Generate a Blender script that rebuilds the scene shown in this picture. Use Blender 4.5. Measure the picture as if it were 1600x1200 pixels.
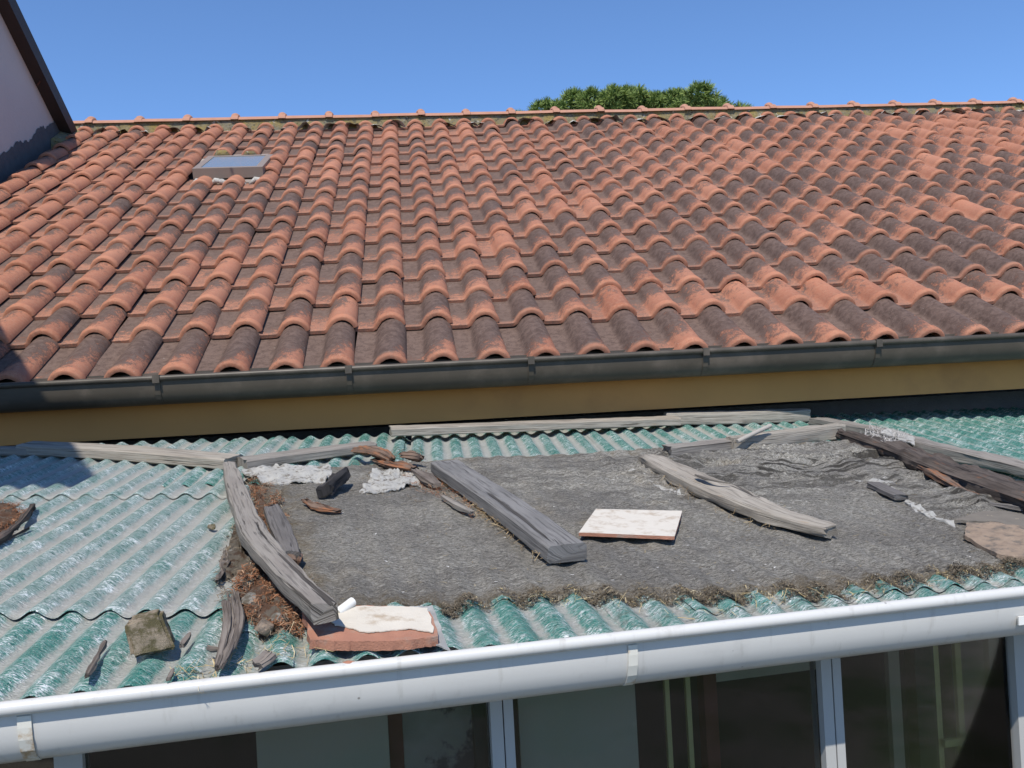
import bpy, bmesh, math, random
from mathutils import Vector, Matrix, noise
random.seed(7)
R = random.random
def U(a, b): return a + (b - a) * R()
for o in list(bpy.data.objects): bpy.data.objects.remove(o)
SC = bpy.context.scene
COL = SC.collection
# ---------------------------------------------------------------- camera, sky, sun, exposure
H = 3.2                                     # eye height of the photographer above the ground
EYE = Vector((0, 0, H))
FPX = 1435.047                              # focal length in pixels of the 1600 px wide photograph
CM = Matrix(((0.993158, -0.051914, 0.104605), (-0.103829, 0.017424, 0.994443), (-0.053448, -0.9985, 0.011914)))
cam = bpy.data.cameras.new('camera'); camo = bpy.data.objects.new('camera', cam); COL.objects.link(camo)
cam.sensor_width = 36; cam.lens = FPX / 1600 * 36; cam.clip_start = .02; cam.clip_end = 3000
mw = Matrix.Identity(4)
for i in range(3):
    mw[i][0] = CM[i][0]; mw[i][1] = -CM[i][1]; mw[i][2] = -CM[i][2]; mw[i][3] = EYE[i]
camo.matrix_world = mw
SC.camera = camo
LIGHT = Vector((.125, .575, -.78)).normalized()      # direction in which the sunlight travels
elev = math.asin(-LIGHT.z); azim = math.atan2(-LIGHT.x, -LIGHT.y)
world = bpy.data.worlds.new('World'); SC.world = world; world.use_nodes = True
wn = world.node_tree.nodes; bg = wn['Background']
sky = wn.new('ShaderNodeTexSky'); sky.sky_type = 'NISHITA'; sky.sun_disc = False
sky.sun_elevation = elev; sky.sun_rotation = azim
sky.altitude = 4500; sky.air_density = 1.5; sky.dust_density = 0; sky.ozone_density = 9.0
world.node_tree.links.new(sky.outputs[0], bg.inputs[0]); bg.inputs[1].default_value = .146
sl = bpy.data.lights.new('sun', 'SUN'); sl.energy = 3.95; sl.angle = math.radians(.53); sl.color = (1, .945, .86)
so = bpy.data.objects.new('sun', sl); COL.objects.link(so); so.rotation_euler = LIGHT.to_track_quat('-Z', 'Y').to_euler()
so.location = (-3, -8, 14)
SC.view_settings.view_transform = 'Standard'; SC.view_settings.look = 'None'
SC.view_settings.exposure = 0.33; SC.view_settings.gamma = 1; SC.view_settings.use_curve_mapping = False

# ---------------------------------------------------------------- geometry helpers
def ray(px, py): return CM @ Vector(((px - 800) / FPX, (py - 600) / FPX, 1))
def at_depth(px, py, y):
    r = ray(px, py); return EYE + r * (y / r.y)
def at_x(px, py, x):
    r = ray(px, py); return EYE + r * (x / r.x)
PN = Vector((.0392, -.1343, .9902)).normalized()       # normal of the corrugated lean-to roof
PH = .69
PU = (Vector((1, 0, 0)) - PN * PN.x).normalized(); PV = PN.cross(PU)
PO = EYE - PN * PH
def low(px, py, h=0.0):                                 # point of the lean-to roof plane, h above it
    r = ray(px, py); return EYE + r * (-(PH - h) / r.dot(PN))
def uv(p): d = p - PO; return d.dot(PU), d.dot(PV)
def luv(px, py, h=0.0): return uv(low(px, py, h))
def P3(u, v, h): return PO + PU * u + PV * v + PN * h
def fb(p, s, o=3): return noise.fractal(Vector(p) * s, 1.0, 2.0, o)

def finish(name, me, mat, parent=None, smooth=False, angle=None):
    if mat: me.materials.append(mat)
    o = bpy.data.objects.new(name, me); COL.objects.link(o)
    if parent: o.parent = parent
    if smooth or angle:
        me.polygons.foreach_set('use_smooth', [True] * len(me.polygons))
        if angle: me.set_sharp_from_angle(angle=math.radians(angle))
    return o
def mesh(name, vs, fs, mat, parent=None, smooth=False, angle=None, uvs=None):
    me = bpy.data.meshes.new(name); me.from_pydata([tuple(v) for v in vs], [], fs)
    if uvs:
        l = me.uv_layers.new(name='UVMap')
        for p in me.polygons:
            for li in p.loop_indices: l.data[li].uv = uvs[me.loops[li].vertex_index]
    me.update()
    return finish(name, me, mat, parent, smooth, angle)
def empty(name, loc=(0, 0, 0)):
    o = bpy.data.objects.new(name, None); COL.objects.link(o); o.location = loc; o.empty_display_size = .1; return o
def tag(o, label=None, cat=None, group=None, kind=None):
    if label: o['label'] = label
    if cat: o['category'] = cat
    if group: o['group'] = group
    if kind: o['kind'] = kind
    return o
class MB:
    def __init__(s): s.v = []; s.f = []
    def box(s, o, a, b, c):                             # box from corner o along vectors a, b, c
        o, a, b, c = Vector(o), Vector(a), Vector(b), Vector(c); n = len(s.v)
        s.v += [o, o + a, o + a + b, o + b, o + c, o + a + c, o + a + b + c, o + b + c]
        fs = [(0, 3, 2, 1), (4, 5, 6, 7), (0, 1, 5, 4), (1, 2, 6, 5), (2, 3, 7, 6), (3, 0, 4, 7)]
        if a.cross(b).dot(c) < 0: fs = [f[::-1] for f in fs]
        s.f += [tuple(i + n for i in f) for f in fs]; return s
    def prism(s, prof, axis):                           # closed profile of points swept along a vector
        n = len(s.v); m = len(prof); axis = Vector(axis)
        s.v += [Vector(p) for p in prof] + [Vector(p) + axis for p in prof]
        s.f += [(n + i, n + (i + 1) % m, n + m + (i + 1) % m, n + m + i) for i in range(m)]
        s.f += [tuple(n + i for i in range(m))[::-1], tuple(n + m + i for i in range(m))]; return s
    def tube(s, pts, r, k=8):
        n = len(s.v); pts = [Vector(p) for p in pts]
        for i, p in enumerate(pts):
            d = (pts[min(i + 1, len(pts) - 1)] - pts[max(i - 1, 0)]).normalized()
            a = d.cross(Vector((0, 0, 1)));  a = a.normalized() if a.length > 1e-3 else Vector((1, 0, 0)); b = d.cross(a)
            rr = r[i] if isinstance(r, (list, tuple)) else r
            s.v += [p + (a * math.cos(t * 2 * math.pi / k) + b * math.sin(t * 2 * math.pi / k)) * rr for t in range(k)]
        for i in range(len(pts) - 1):
            for t in range(k):
                s.f.append((n + i * k + t, n + i * k + (t + 1) % k, n + (i + 1) * k + (t + 1) % k, n + (i + 1) * k + t))
        s.f += [tuple(n + t for t in range(k))[::-1], tuple(n + (len(pts) - 1) * k + t for t in range(k))]; return s
    def build(s, name, mat, parent=None, smooth=False, angle=None, noisy=0, ns=8):
        if noisy: s.v = [Vector(v) + Vector((fb(v, ns), fb(v + Vector((7, 3, 1)), ns), fb(v + Vector((1, 9, 4)), ns))) * noisy for v in s.v]
        o = mesh(name, s.v, s.f, mat, parent, smooth, angle)
        bm = bmesh.new(); bm.from_mesh(o.data); bmesh.ops.recalc_face_normals(bm, faces=bm.faces); bm.to_mesh(o.data); bm.free()
        return o

# ---------------------------------------------------------------- material helpers
class NT:
    def __init__(s, name, rough=.8, spec=.3):
        s.m = bpy.data.materials.new(name); s.m.use_nodes = True; s.t = s.m.node_tree; s.n = s.t.nodes
        s.b = s.n['Principled BSDF']; s.b.inputs['Roughness'].default_value = rough; s.b.inputs['Specular IOR Level'].default_value = spec
    def new(s, typ, **kw):
        nd = s.n.new(typ)
        for k, v in kw.items(): setattr(nd, k, v)
        return nd
    def put(s, sock, v):
        if v is None: return
        if hasattr(v, 'is_linked') or isinstance(v, bpy.types.NodeSocket): s.t.links.new(v, sock)
        else: sock.default_value = (*v, 1) if isinstance(v, (tuple, list)) and len(v) == 3 and sock.type == 'RGBA' else v
    def coord(s, kind='Object'):
        if kind == 'Position': return s.new('ShaderNodeNewGeometry').outputs['Position']
        return s.new('ShaderNodeTexCoord').outputs[kind]
    def mapping(s, vec, scale=(1, 1, 1), loc=(0, 0, 0), rot=(0, 0, 0)):
        nd = s.new('ShaderNodeMapping'); s.put(nd.inputs[0], vec); nd.inputs['Scale'].default_value = scale; nd.inputs['Rotation'].default_value = rot
        s.put(nd.inputs['Location'], loc); return nd.outputs[0]
    def noise(s, vec, scale, detail=4, rough=.55, dist=0):
        nd = s.new('ShaderNodeTexNoise'); s.put(nd.inputs['Vector'], vec); nd.inputs['Scale'].default_value = scale
        nd.inputs['Detail'].default_value = detail; nd.inputs['Roughness'].default_value = rough; nd.inputs['Distortion'].default_value = dist
        return nd.outputs['Fac']
    def voro(s, vec, scale):
        nd = s.new('ShaderNodeTexVoronoi'); s.put(nd.inputs['Vector'], vec); nd.inputs['Scale'].default_value = scale; return nd.outputs['Distance']
    def math(s, op, a, b=0.0, clamp=False):
        nd = s.new('ShaderNodeMath', operation=op, use_clamp=clamp); s.put(nd.inputs[0], a); s.put(nd.inputs[1], b); return nd.outputs[0]
    def ramp(s, f, lo, hi, a=0.0, b=1.0):
        nd = s.new('ShaderNodeMapRange', interpolation_type='SMOOTHSTEP'); s.put(nd.inputs[0], f)
        for i, v in zip((1, 2, 3, 4), (lo, hi, a, b)): nd.inputs[i].default_value = v
        return nd.outputs[0]
    def mix(s, f, a, b, mode='MIX'):
        nd = s.new('ShaderNodeMix', data_type='RGBA', blend_type=mode); s.put(nd.inputs[0], f); s.put(nd.inputs[6], a); s.put(nd.inputs[7], b); return nd.outputs[2]
    def col(s, c): s.put(s.b.inputs['Base Color'], c)
    def bump(s, h, dist=.002, strength=1.0, prev=None):
        nd = s.new('ShaderNodeBump'); nd.inputs['Strength'].default_value = strength; nd.inputs['Distance'].default_value = dist
        s.put(nd.inputs['Height'], h)
        if prev is not None: s.put(nd.inputs['Normal'], prev)
        s.put(s.b.inputs['Normal'], nd.outputs[0]); return nd.outputs[0]
    def attr(s, name, typ='GEOMETRY', out='Fac'):
        nd = s.new('ShaderNodeAttribute', attribute_type=typ, attribute_name=name); return nd.outputs[out]
    def sep(s, vec):
        nd = s.new('ShaderNodeSeparateXYZ'); s.put(nd.inputs[0], vec); return nd.outputs

def plain(name, c, rough=.7, var=.15, scale=12, bump=.0, spec=.3, metal=0.0, c2=None, patch=(.45, .62)):
    t = NT(name, rough, spec); p = t.coord('Position'); n = t.noise(p, scale, 6)
    dark = tuple(x * (1 - var) for x in c); lite = tuple(min(1, x * (1 + var)) for x in c)
    base = t.mix(n, dark, lite)
    if c2: base = t.mix(t.ramp(t.noise(p, scale * .6, 8, .65), *patch), base, c2)
    t.col(base); t.b.inputs['Metallic'].default_value = metal
    if bump: t.bump(t.noise(p, scale * 10, 5), bump)
    return t.m

# --- clay roof tiles: orange clay, dark lichen film that spares the front rims
def clay(ridge=False):
    t = NT('clay_ridge' if ridge else 'clay_tile', .82, .25); p = t.coord('Position')
    u, v, _ = t.sep(t.coord('UV'))
    tone = t.math('ADD', t.attr('tone'), t.attr('tone', 'OBJECT'))
    hue = t.math('ADD', t.attr('hue'), t.attr('hue', 'OBJECT'))
    big = t.noise(p, 5.5, 3); mid = t.noise(p, 34, 6, .7, .5); fine = t.noise(p, 210, 5, .78)
    clean = t.mix(hue, (.325, .126, .074), (.45, .198, .122))
    clean = t.mix(t.ramp(t.noise(p, 60, 6), .35, .75), clean, t.mix(.6, clean, (.42, .215, .135)))
    f = t.math('ADD', t.math('MULTIPLY', big, .42), t.math('MULTIPLY', mid, .95))
    f = t.math('ADD', f, t.math('MULTIPLY', fine, .75))
    f = t.math('SUBTRACT', t.math('ADD', f, tone), .10)
    # position on the tile: v 0 at the front rim, 1 at the hidden back; u 0 pan .. 1 roll edge
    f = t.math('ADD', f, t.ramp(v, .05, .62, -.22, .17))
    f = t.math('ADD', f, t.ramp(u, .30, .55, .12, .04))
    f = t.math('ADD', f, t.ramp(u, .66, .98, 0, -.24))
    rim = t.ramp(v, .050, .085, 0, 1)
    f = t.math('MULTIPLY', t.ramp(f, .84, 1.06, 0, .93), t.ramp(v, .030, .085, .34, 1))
    dark = t.mix(t.ramp(mid, .35, .65), (.060, .045, .038), (.125, .092, .078))
    dark = t.mix(t.ramp(fine, .60, .70), dark, (.27, .125, .075))
    c = t.mix(f, clean, dark)
    pan = t.math('MULTIPLY', t.ramp(u, .30, .42, 1, 0), t.ramp(t.math('ADD', t.math('MULTIPLY', mid, .6), fine), .62, .95))
    c = t.mix(t.math('MULTIPLY', pan, .75), c, (.165, .112, .088))
    spots = t.math('MULTIPLY', t.ramp(t.noise(p, 300, 3, .6), .60, .66), t.ramp(t.noise(p, 14, 4), .40, .62))
    c = t.mix(t.math('MULTIPLY', spots, .75), c, (.055, .043, .038))
    pale = t.math('MULTIPLY', t.ramp(t.noise(p, 150, 4, .7), .62, .68), t.ramp(t.noise(p, 9, 3), .50, .62))
    c = t.mix(t.math('MULTIPLY', pale, .6), c, (.36, .30, .25))
    sp = t.math('MULTIPLY', t.ramp(t.voro(p, 34), .10, .055), t.ramp(t.noise(p, 11, 2), .60, .66))
    c = t.mix(t.math('MULTIPLY', sp, .7), c, (.55, .52, .47))
    t.col(c); t.bump(t.math('ADD', t.math('MULTIPLY', fine, .6), t.math('MULTIPLY', f, .5)), .0016, .8)
    return t.m
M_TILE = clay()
def ridge_clay():
    t = NT('ridge_clay', .85, .2); p = t.coord('Position')
    c = t.mix(t.noise(p, 14, 5), (.34, .165, .11), (.47, .26, .18))
    c = t.mix(t.ramp(t.noise(p, 22, 6, .7), .62, .75), c, (.16, .12, .10))
    t.col(c); t.bump(t.noise(p, 120, 4), .001); return t.m
M_RIDGE = ridge_clay()
def mortar():
    t = NT('mossy_mortar', .95, .1); p = t.coord('Position')
    c = t.mix(t.ramp(t.noise(p, 9, 6, .7), .35, .65), (.20, .185, .14), (.27, .205, .075))
    c = t.mix(t.ramp(t.noise(p, 30, 5, .7), .5, .68), c, (.085, .08, .06))
    c = t.mix(t.ramp(t.noise(p, 13, 7, .75, .6), .60, .66), c, (.56, .53, .47))
    t.col(c); t.bump(t.noise(p, 60, 6, .7), .01); return t.m
M_MORTAR = mortar()

# --- weathered wood, grain along UV.x (metres)
def wood(name, c1, c2, crack=(.035, .03, .026), warm=None, warmamt=(.55, .7), grain=1.0):
    t = NT(name, .86, .2); q = t.coord('UV'); ob = t.new('ShaderNodeObjectInfo').outputs['Random']
    off = t.new('ShaderNodeCombineXYZ'); t.put(off.inputs[0], t.math('MULTIPLY', ob, 37)); t.put(off.inputs[2], t.math('MULTIPLY', ob, 91))
    m1 = t.mapping(q, (3, 85 * grain, 1), off.outputs[0]); m2 = t.mapping(q, (7, 210 * grain, 1), off.outputs[0]); m3 = t.mapping(q, (3, 16, 1), off.outputs[0])
    a = t.noise(m1, 1, 6, .7, .45); b = t.noise(m2, 1, 4, .6, .3); l = t.noise(m3, 2, 4)
    c = t.mix(t.math('ADD', t.math('MULTIPLY', a, .65), t.math('MULTIPLY', b, .4)), tuple(x * .72 for x in c1), c2)
    c = t.mix(t.ramp(l, .42, .66), c, c1)
    c = t.mix(t.math('MULTIPLY', t.ramp(b, .50, .36), .75), c, tuple(x * .5 for x in c1))
    ck = t.math('MAXIMUM', t.ramp(a, .36, .30), t.math('MULTIPLY', t.ramp(t.noise(t.mapping(q, (1.5, 34, 1), off.outputs[0]), 1, 3, .5, 1.2), .37, .33), .9))
    c = t.mix(t.math('MULTIPLY', ck, .85), c, crack)
    if warm: c = t.mix(t.ramp(t.noise(t.mapping(q, (7, 26, 1), off.outputs[0]), 2, 5, .65), *warmamt), c, warm)
    t.col(c)
    t.bump(t.math('SUBTRACT', t.math('ADD', t.math('MULTIPLY', a, .45), t.math('MULTIPLY', b, .7)), ck), .0045, 1)
    return t.m
M_WOOD = wood('grey_weathered_wood', (.235, .21, .185), (.36, .33, .29))
M_WOODB = wood('pale_weathered_wood', (.30, .265, .22), (.47, .425, .36), warm=(.33, .25, .17), warmamt=(.6, .78))
M_WOODD = wood('dark_weathered_wood', (.125, .115, .108), (.215, .20, .19))
M_BEAM = wood('slate_grey_wood', (.165, .16, .155), (.285, .275, .265))
M_ROT = wood('rotten_wood', (.062, .050, .043), (.165, .135, .115), crack=(.012, .010, .009), warm=(.17, .078, .042), warmamt=(.56, .76))
M_ROTR = wood('rotten_red_wood', (.12, .078, .056), (.27, .19, .145), crack=(.03, .015, .01), warm=(.27, .115, .055), warmamt=(.48, .66))
M_CHAR = wood('charred_wood', (.035, .033, .033), (.075, .07, .07), crack=(.006, .006, .006))
M_BARK = wood('grey_bark', (.14, .115, .098), (.29, .25, .215), crack=(.02, .016, .013), grain=.6)

# --- green fibreglass sheet
def fibre():
    t = NT('green_fibreglass', .3, .5); p = t.coord('Object'); x, y, z = t.sep(p)
    hgt = t.math('ADD', t.math('MULTIPLY', t.math('COSINE', t.math('MULTIPLY', t.math('ADD', x, t.attr('phase', 'OBJECT')), 2 * math.pi / .076)), .5), .5)                         # 0 valley .. 1 crest
    arcs = t.noise(t.mapping(p, (38, 120, 10)), 1, 4, .62, 2.6)
    thin = t.noise(t.mapping(p, (42, 150, 10), rot=(0, 0, .45)), 1, 2, .5, 2.0)
    thin2 = t.noise(t.mapping(p, (50, 130, 10), rot=(0, 0, -.55)), 1, 2, .5, 2.0)
    big = t.noise(p, 5, 4); mid = t.noise(p, 30, 5, .65)
    teal = t.mix(big, (.020, .160, .128), (.055, .250, .198))
    teal = t.mix(t.ramp(mid, .42, .7), teal, (.12, .30, .26))
    worn = t.mix(mid, (.21, .27, .25), (.40, .45, .425))
    wear = t.math('ADD', t.math('ADD', t.math('MULTIPLY', arcs, .9), t.math('MULTIPLY', big, .45)), t.attr('wear', 'OBJECT'))
    c = t.mix(t.ramp(wear, .66, .92, 0, .8), teal, worn)
    fib = t.math('MAXIMUM', t.ramp(thin, .56, .60), t.ramp(thin2, .57, .61))
    c = t.mix(t.math('MULTIPLY', fib, t.math('ADD', .12, t.math('MULTIPLY', t.math('MULTIPLY', t.ramp(mid, .36, .60), t.ramp(t.noise(p, 10, 4), .36, .60)), .88))), c, (.82, .86, .85))
    gap_ = t.math('MULTIPLY', t.ramp(arcs, .46, .34), .7)
    c = t.mix(gap_, c, (.012, .070, .060))
    d = t.math('ADD', t.math('MULTIPLY', t.noise(p, 42, 6, .78), 1.25), t.math('ADD', t.attr('dust', 'OBJECT'), t.math('MULTIPLY', big, .35)))
    d = t.math('SUBTRACT', d, t.math('MULTIPLY', hgt, 1.0))
    dust = t.ramp(d, .62, 1.02, 0, .82)
    dcol = t.mix(t.noise(p, 120, 5, .75), (.27, .25, .215), (.50, .48, .44))
    c = t.mix(dust, c, dcol)
    sp = t.ramp(t.noise(p, 60, 5, .72), .48, .64)
    c = t.mix(t.math('MULTIPLY', sp, t.attr('dirt', 'OBJECT')), c, (.13, .125, .095))
    t.col(c); t.put(t.b.inputs['Roughness'], t.math('ADD', t.ramp(dust, 0, .8, .20, .6), t.math('MULTIPLY', mid, .12)))
    h = t.math('ADD', t.math('MULTIPLY', arcs, .8), t.math('ADD', t.math('MULTIPLY', thin, .5), t.math('MULTIPLY', thin2, .5)))
    t.bump(h, .0060, 1.0); return t.m
M_FIBRE = fibre()

# --- grey felt
def felt():
    t = NT('grey_felt', .97, .05); q = t.coord('UV')
    sx = t.noise(t.mapping(q, (55, 130, 1)), 1, 6, .8, .8); f = t.noise(q, 230, 4, .8); b = t.noise(q, 3.0, 6, .65); m = t.noise(q, 17, 6, .7)
    sy = t.noise(t.mapping(q, (120, 250, 1)), 1, 4, .75, 1.0)
    k = t.ramp(t.math('ADD', t.math('MULTIPLY', sx, .5), t.math('MULTIPLY', sy, .5)), .36, .64)
    c = t.mix(k, (.105, .097, .082), (.56, .525, .455))
    c = t.mix(t.ramp(b, .42, .58, .75, 0), c, t.mix(k, (.078, .072, .063), (.37, .345, .305)))
    c = t.mix(t.ramp(t.noise(t.mapping(q, (3, 3, 1), (4, 7, 0)), 1, 6, .7), .55, .68, 0, .55), c, t.mix(k, (.20, .165, .115), (.56, .49, .38)))
    c = t.mix(t.ramp(t.noise(t.mapping(q, (90, 200, 1), rot=(0, 0, .5)), 1, 2, .5, 2), .61, .67, 0, .8), c, (.52, .50, .46))
    c = t.mix(t.ramp(t.noise(q, 110, 5, .75), .59, .66, 0, .85), c, (.040, .036, .032))
    cr = t.attr('crease_shade')
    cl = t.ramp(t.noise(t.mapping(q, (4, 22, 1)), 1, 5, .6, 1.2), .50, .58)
    c = t.mix(t.math('MULTIPLY', t.math('MULTIPLY', cr, cl), .85), c, (.038, .034, .030))  # dark bands painted in as the shade of the folds
    edge = t.attr('edge')
    moss = t.math('ADD', t.math('MULTIPLY', m, .9), t.math('MULTIPLY', edge, .42))
    c = t.mix(t.math('MULTIPLY', t.ramp(moss, .60, .84, 0, .85), t.ramp(f, .35, .6)), c, (.19, .145, .085))
    t.col(c); h = t.math('ADD', t.math('MULTIPLY', k, .7), t.math('ADD', f, t.math('MULTIPLY', m, .8))); t.bump(h, .005, 1); return t.m
M_FELT = felt()
M_PLASTER = plain('white_plaster', (.60, .58, .53), .92, .26, 70, .007, c2=(.26, .23, .19), patch=(.51, .64))
M_WHITETILE = plain('cream_ceramic', (.60, .555, .48), .65, .08, 40, .0006, c2=(.44, .37, .29), patch=(.5, .68))
M_CREAM = plain('cream_flaking_sheet', (.60, .55, .465), .75, .1, 26, .001, c2=(.42, .34, .25), patch=(.50, .66))
M_TERRA = plain('terracotta_slab', (.37, .175, .115), .88, .18, 30, .002, c2=(.33, .24, .19), patch=(.5, .7))
M_STONE = plain('mossy_stone', (.31, .25, .18), .92, .45, 60, .004, c2=(.13, .11, .055), patch=(.44, .58))
M_TANSTONE = plain('tan_stone', (.37, .275, .20), .92, .30, 40, .006, c2=(.19, .16, .13), patch=(.48, .66))
M_SLATE = plain('dark_slate', (.17, .15, .125), .95, .25, 30, .002, c2=(.42, .36, .25), patch=(.6, .64))
M_LEAD = plain('grey_lead', (.30, .30, .29), .6, .2, 25, .002, c2=(.42, .42, .40), patch=(.5, .7))
M_GUTTER = plain('white_plastic_gutter', (.56, .55, .52), .38, .03, 9, 0, .5, c2=(.49, .48, .455), patch=(.58, .8))
def dirty_gutter():
    nt = M_GUTTER.node_tree; b = nt.nodes['Principled BSDF']; t = NT.__new__(NT); t.m = M_GUTTER; t.t = nt; t.n = nt.nodes; t.b = b
    src = b.inputs['Base Color'].links[0].from_socket; p = t.coord('Position')
    sp = t.math('MULTIPLY', t.ramp(t.voro(p, 21), .07, .03), t.ramp(t.noise(p, 7, 2), .52, .58))
    dr = t.math('MULTIPLY', t.ramp(t.noise(t.mapping(p, (45, 45, 3)), 1, 4, .6), .56, .75), .32)
    t.col(t.mix(t.math('MULTIPLY', sp, .75), t.mix(dr, src, (.30, .28, .24)), (.14, .12, .10)))
dirty_gutter()
M_STRAP = plain('cream_metal_strap', (.64, .62, .55), .5, .08, 20, 0, c2=(.36, .22, .09), patch=(.52, .66))
M_BROWN = plain('brown_painted_metal', (.066, .056, .043), .42, .15, 10, .0002, .3, c2=(.115, .095, .075), patch=(.45, .75))
M_OCHRE = plain('ochre_paint', (.50, .25, .082), .85, .12, 3, .0008, c2=(.40, .195, .07), patch=(.5, .75))
M_WALLP = plain('pale_pink_render', (.50, .455, .435), .95, .06, 5, .002)
M_BITUM_SHADE = plain('bitumen_and_eave_shade', (.085, .090, .10), .8, .3, 14, .004)  # bitumen strip; also blackens the house wall in place of eave shade
M_RAKE = plain('dark_brown_verge', (.045, .033, .030), .6, .15, 6)
M_FRAME = plain('white_aluminium', (.40, .395, .375), .4, .03, 9)
M_TAUPE = plain('taupe_metal', (.25, .20, .165), .45, .08, 9)
M_APRON = plain('dull_flashing', (.36, .31, .265), .6, .12, 14)
M_RUST = plain('rusty_metal', (.105, .045, .034), .8, .3, 120, .001)
M_PIPEW = plain('white_pvc', (.72, .71, .67), .5, .06, 30)
M_TWIG = plain('pale_stick', (.36, .33, .29), .8, .2, 60, .001)
M_OLIVE = plain('olive_grey_blind', (.42, .42, .34), .8, .04, 6)
M_DGREEN = plain('dark_green_paint', (.016, .030, .026), .6, .15, 8)
M_REDB = plain('red_brown_paint', (.12, .035, .028), .6, .15, 8)
M_YELLOW = plain('dull_yellow_paint', (.52, .50, .24), .6, .08, 8)
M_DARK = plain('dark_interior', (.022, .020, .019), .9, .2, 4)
M_GROUND = plain('dusty_ground', (.13, .115, .09), .95, .2, .8, .01, c2=(.06, .075, .03))
M_DECK = plain('dark_roof_deck', (.05, .04, .035), .9, .2, 6)
def glass():
    m = bpy.data.materials.new('window_glass'); m.use_nodes = True; n = m.node_tree.nodes; n.clear()
    out = n.new('ShaderNodeOutputMaterial'); mx = n.new('ShaderNodeMixShader'); tr = n.new('ShaderNodeBsdfTransparent'); gl = n.new('ShaderNodeBsdfGlossy')
    fr = n.new('ShaderNodeFresnel'); fr.inputs[0].default_value = 1.5; gl.inputs['Roughness'].default_value = .02; tr.inputs[0].default_value = (.86, .86, .83, 1)
    for a, b in ((fr.outputs[0], mx.inputs[0]), (tr.outputs[0], mx.inputs[1]), (gl.outputs[0], mx.inputs[2]), (mx.outputs[0], out.inputs[0])): m.node_tree.links.new(a, b)
    return m
M_GLASS = glass()
def dark_glass():
    t = NT('skylight_glass', .03, .9); t.col((.20, .25, .30)); t.b.inputs['IOR'].default_value = 1.7; t.b.inputs['Roughness'].default_value = .18; return t.m
M_SKYGLASS = dark_glass()
def litter(name, a, b, c):
    t = NT(name, .95, .05); k = t.attr('tone')
    t.col(t.mix(t.ramp(k, .5, 1), t.mix(t.ramp(k, 0, .5), a, b), c)); return t.m
M_LITR = litter('red_brown_litter', (.09, .05, .03), (.24, .105, .055), (.42, .27, .17))
M_LITG = litter('grey_brown_litter', (.07, .055, .04), (.19, .15, .105), (.36, .31, .24))
M_STRAW = litter('dry_straw', (.30, .22, .11), (.46, .36, .19), (.58, .50, .34))
def needles():
    t = NT('pine_needles', .6, .25); k = t.attr('tone')
    t.col(t.mix(k, (.075, .135, .03), (.36, .44, .13))); t.b.inputs['Subsurface Weight'].default_value = 0
    return t.m
M_NEEDLE = needles()

# ---------------------------------------------------------------- ground
mesh('ground', [(-900, -900, 0), (900, -900, 0), (900, 900, 0), (-900, 900, 0)], [(0, 1, 2, 3)], M_GROUND)['kind'] = 'structure'

# ---------------------------------------------------------------- the house with the tiled roof
RO = EYE + Vector((-.0336, 8.4767, 2.4835)); RD = Vector((0, -.8829, -.4695)).normalized(); RN = Vector((0, -.4695, .8829)).normalized()
TW, CO = .225, .32842
XL, XR = -2.952, 9.2
house = empty('house', (2, 6, 0)); tag(house, 'long house with an orange clay tiled roof, brown gutter and ochre fascia', 'house')
INV = Matrix.Translation(-Vector(house.location))
def hp(o): o.matrix_parent_inverse = Matrix.Identity(4); o.location = o.location - house.location; return o
house.location = (0, 0, 0)
def roofp(col, row, n=0): return RO + Vector((col * TW, 0, 0)) + RD * (row * CO) + RN * n
YF = 4.10                                                # fascia plane
eave = roofp(0, 15.1)
mb = MB(); zt = H - .10
mb.box((XL - .3, YF + .36, 0), (XR - XL + .3, 0, 0), (0, 9.0, 0), (0, 0, zt - .02)); mb.build('wall', M_BITUM_SHADE, house)  # wall coloured near black to stand for the shade under the eaves
mb = MB(); mb.box((XL - .05, YF, zt), (XR - XL, 0, 0), (0, .30, 0), (0, 0, .215)); mb.build('fascia', M_OCHRE, house)
# roof deck under the tiles, both slopes
ridge_pt = roofp(0, -.35); mb = MB()
a = eave + RN * -.03; b = ridge_pt + RN * -.03
prof = [(XL, a.y, a.z), (XL, b.y, b.z), (XL, b.y + 4.6, b.z - 4.6 * .53), (XL, b.y + 4.6, b.z - 4.6 * .53 - .1), (XL, b.y, b.z - .12), (XL, a.y + .25, a.z - .0)]
mb.prism(prof, (XR - XL, 0, 0)); roof = mb.build('roof', M_DECK, house)

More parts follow.
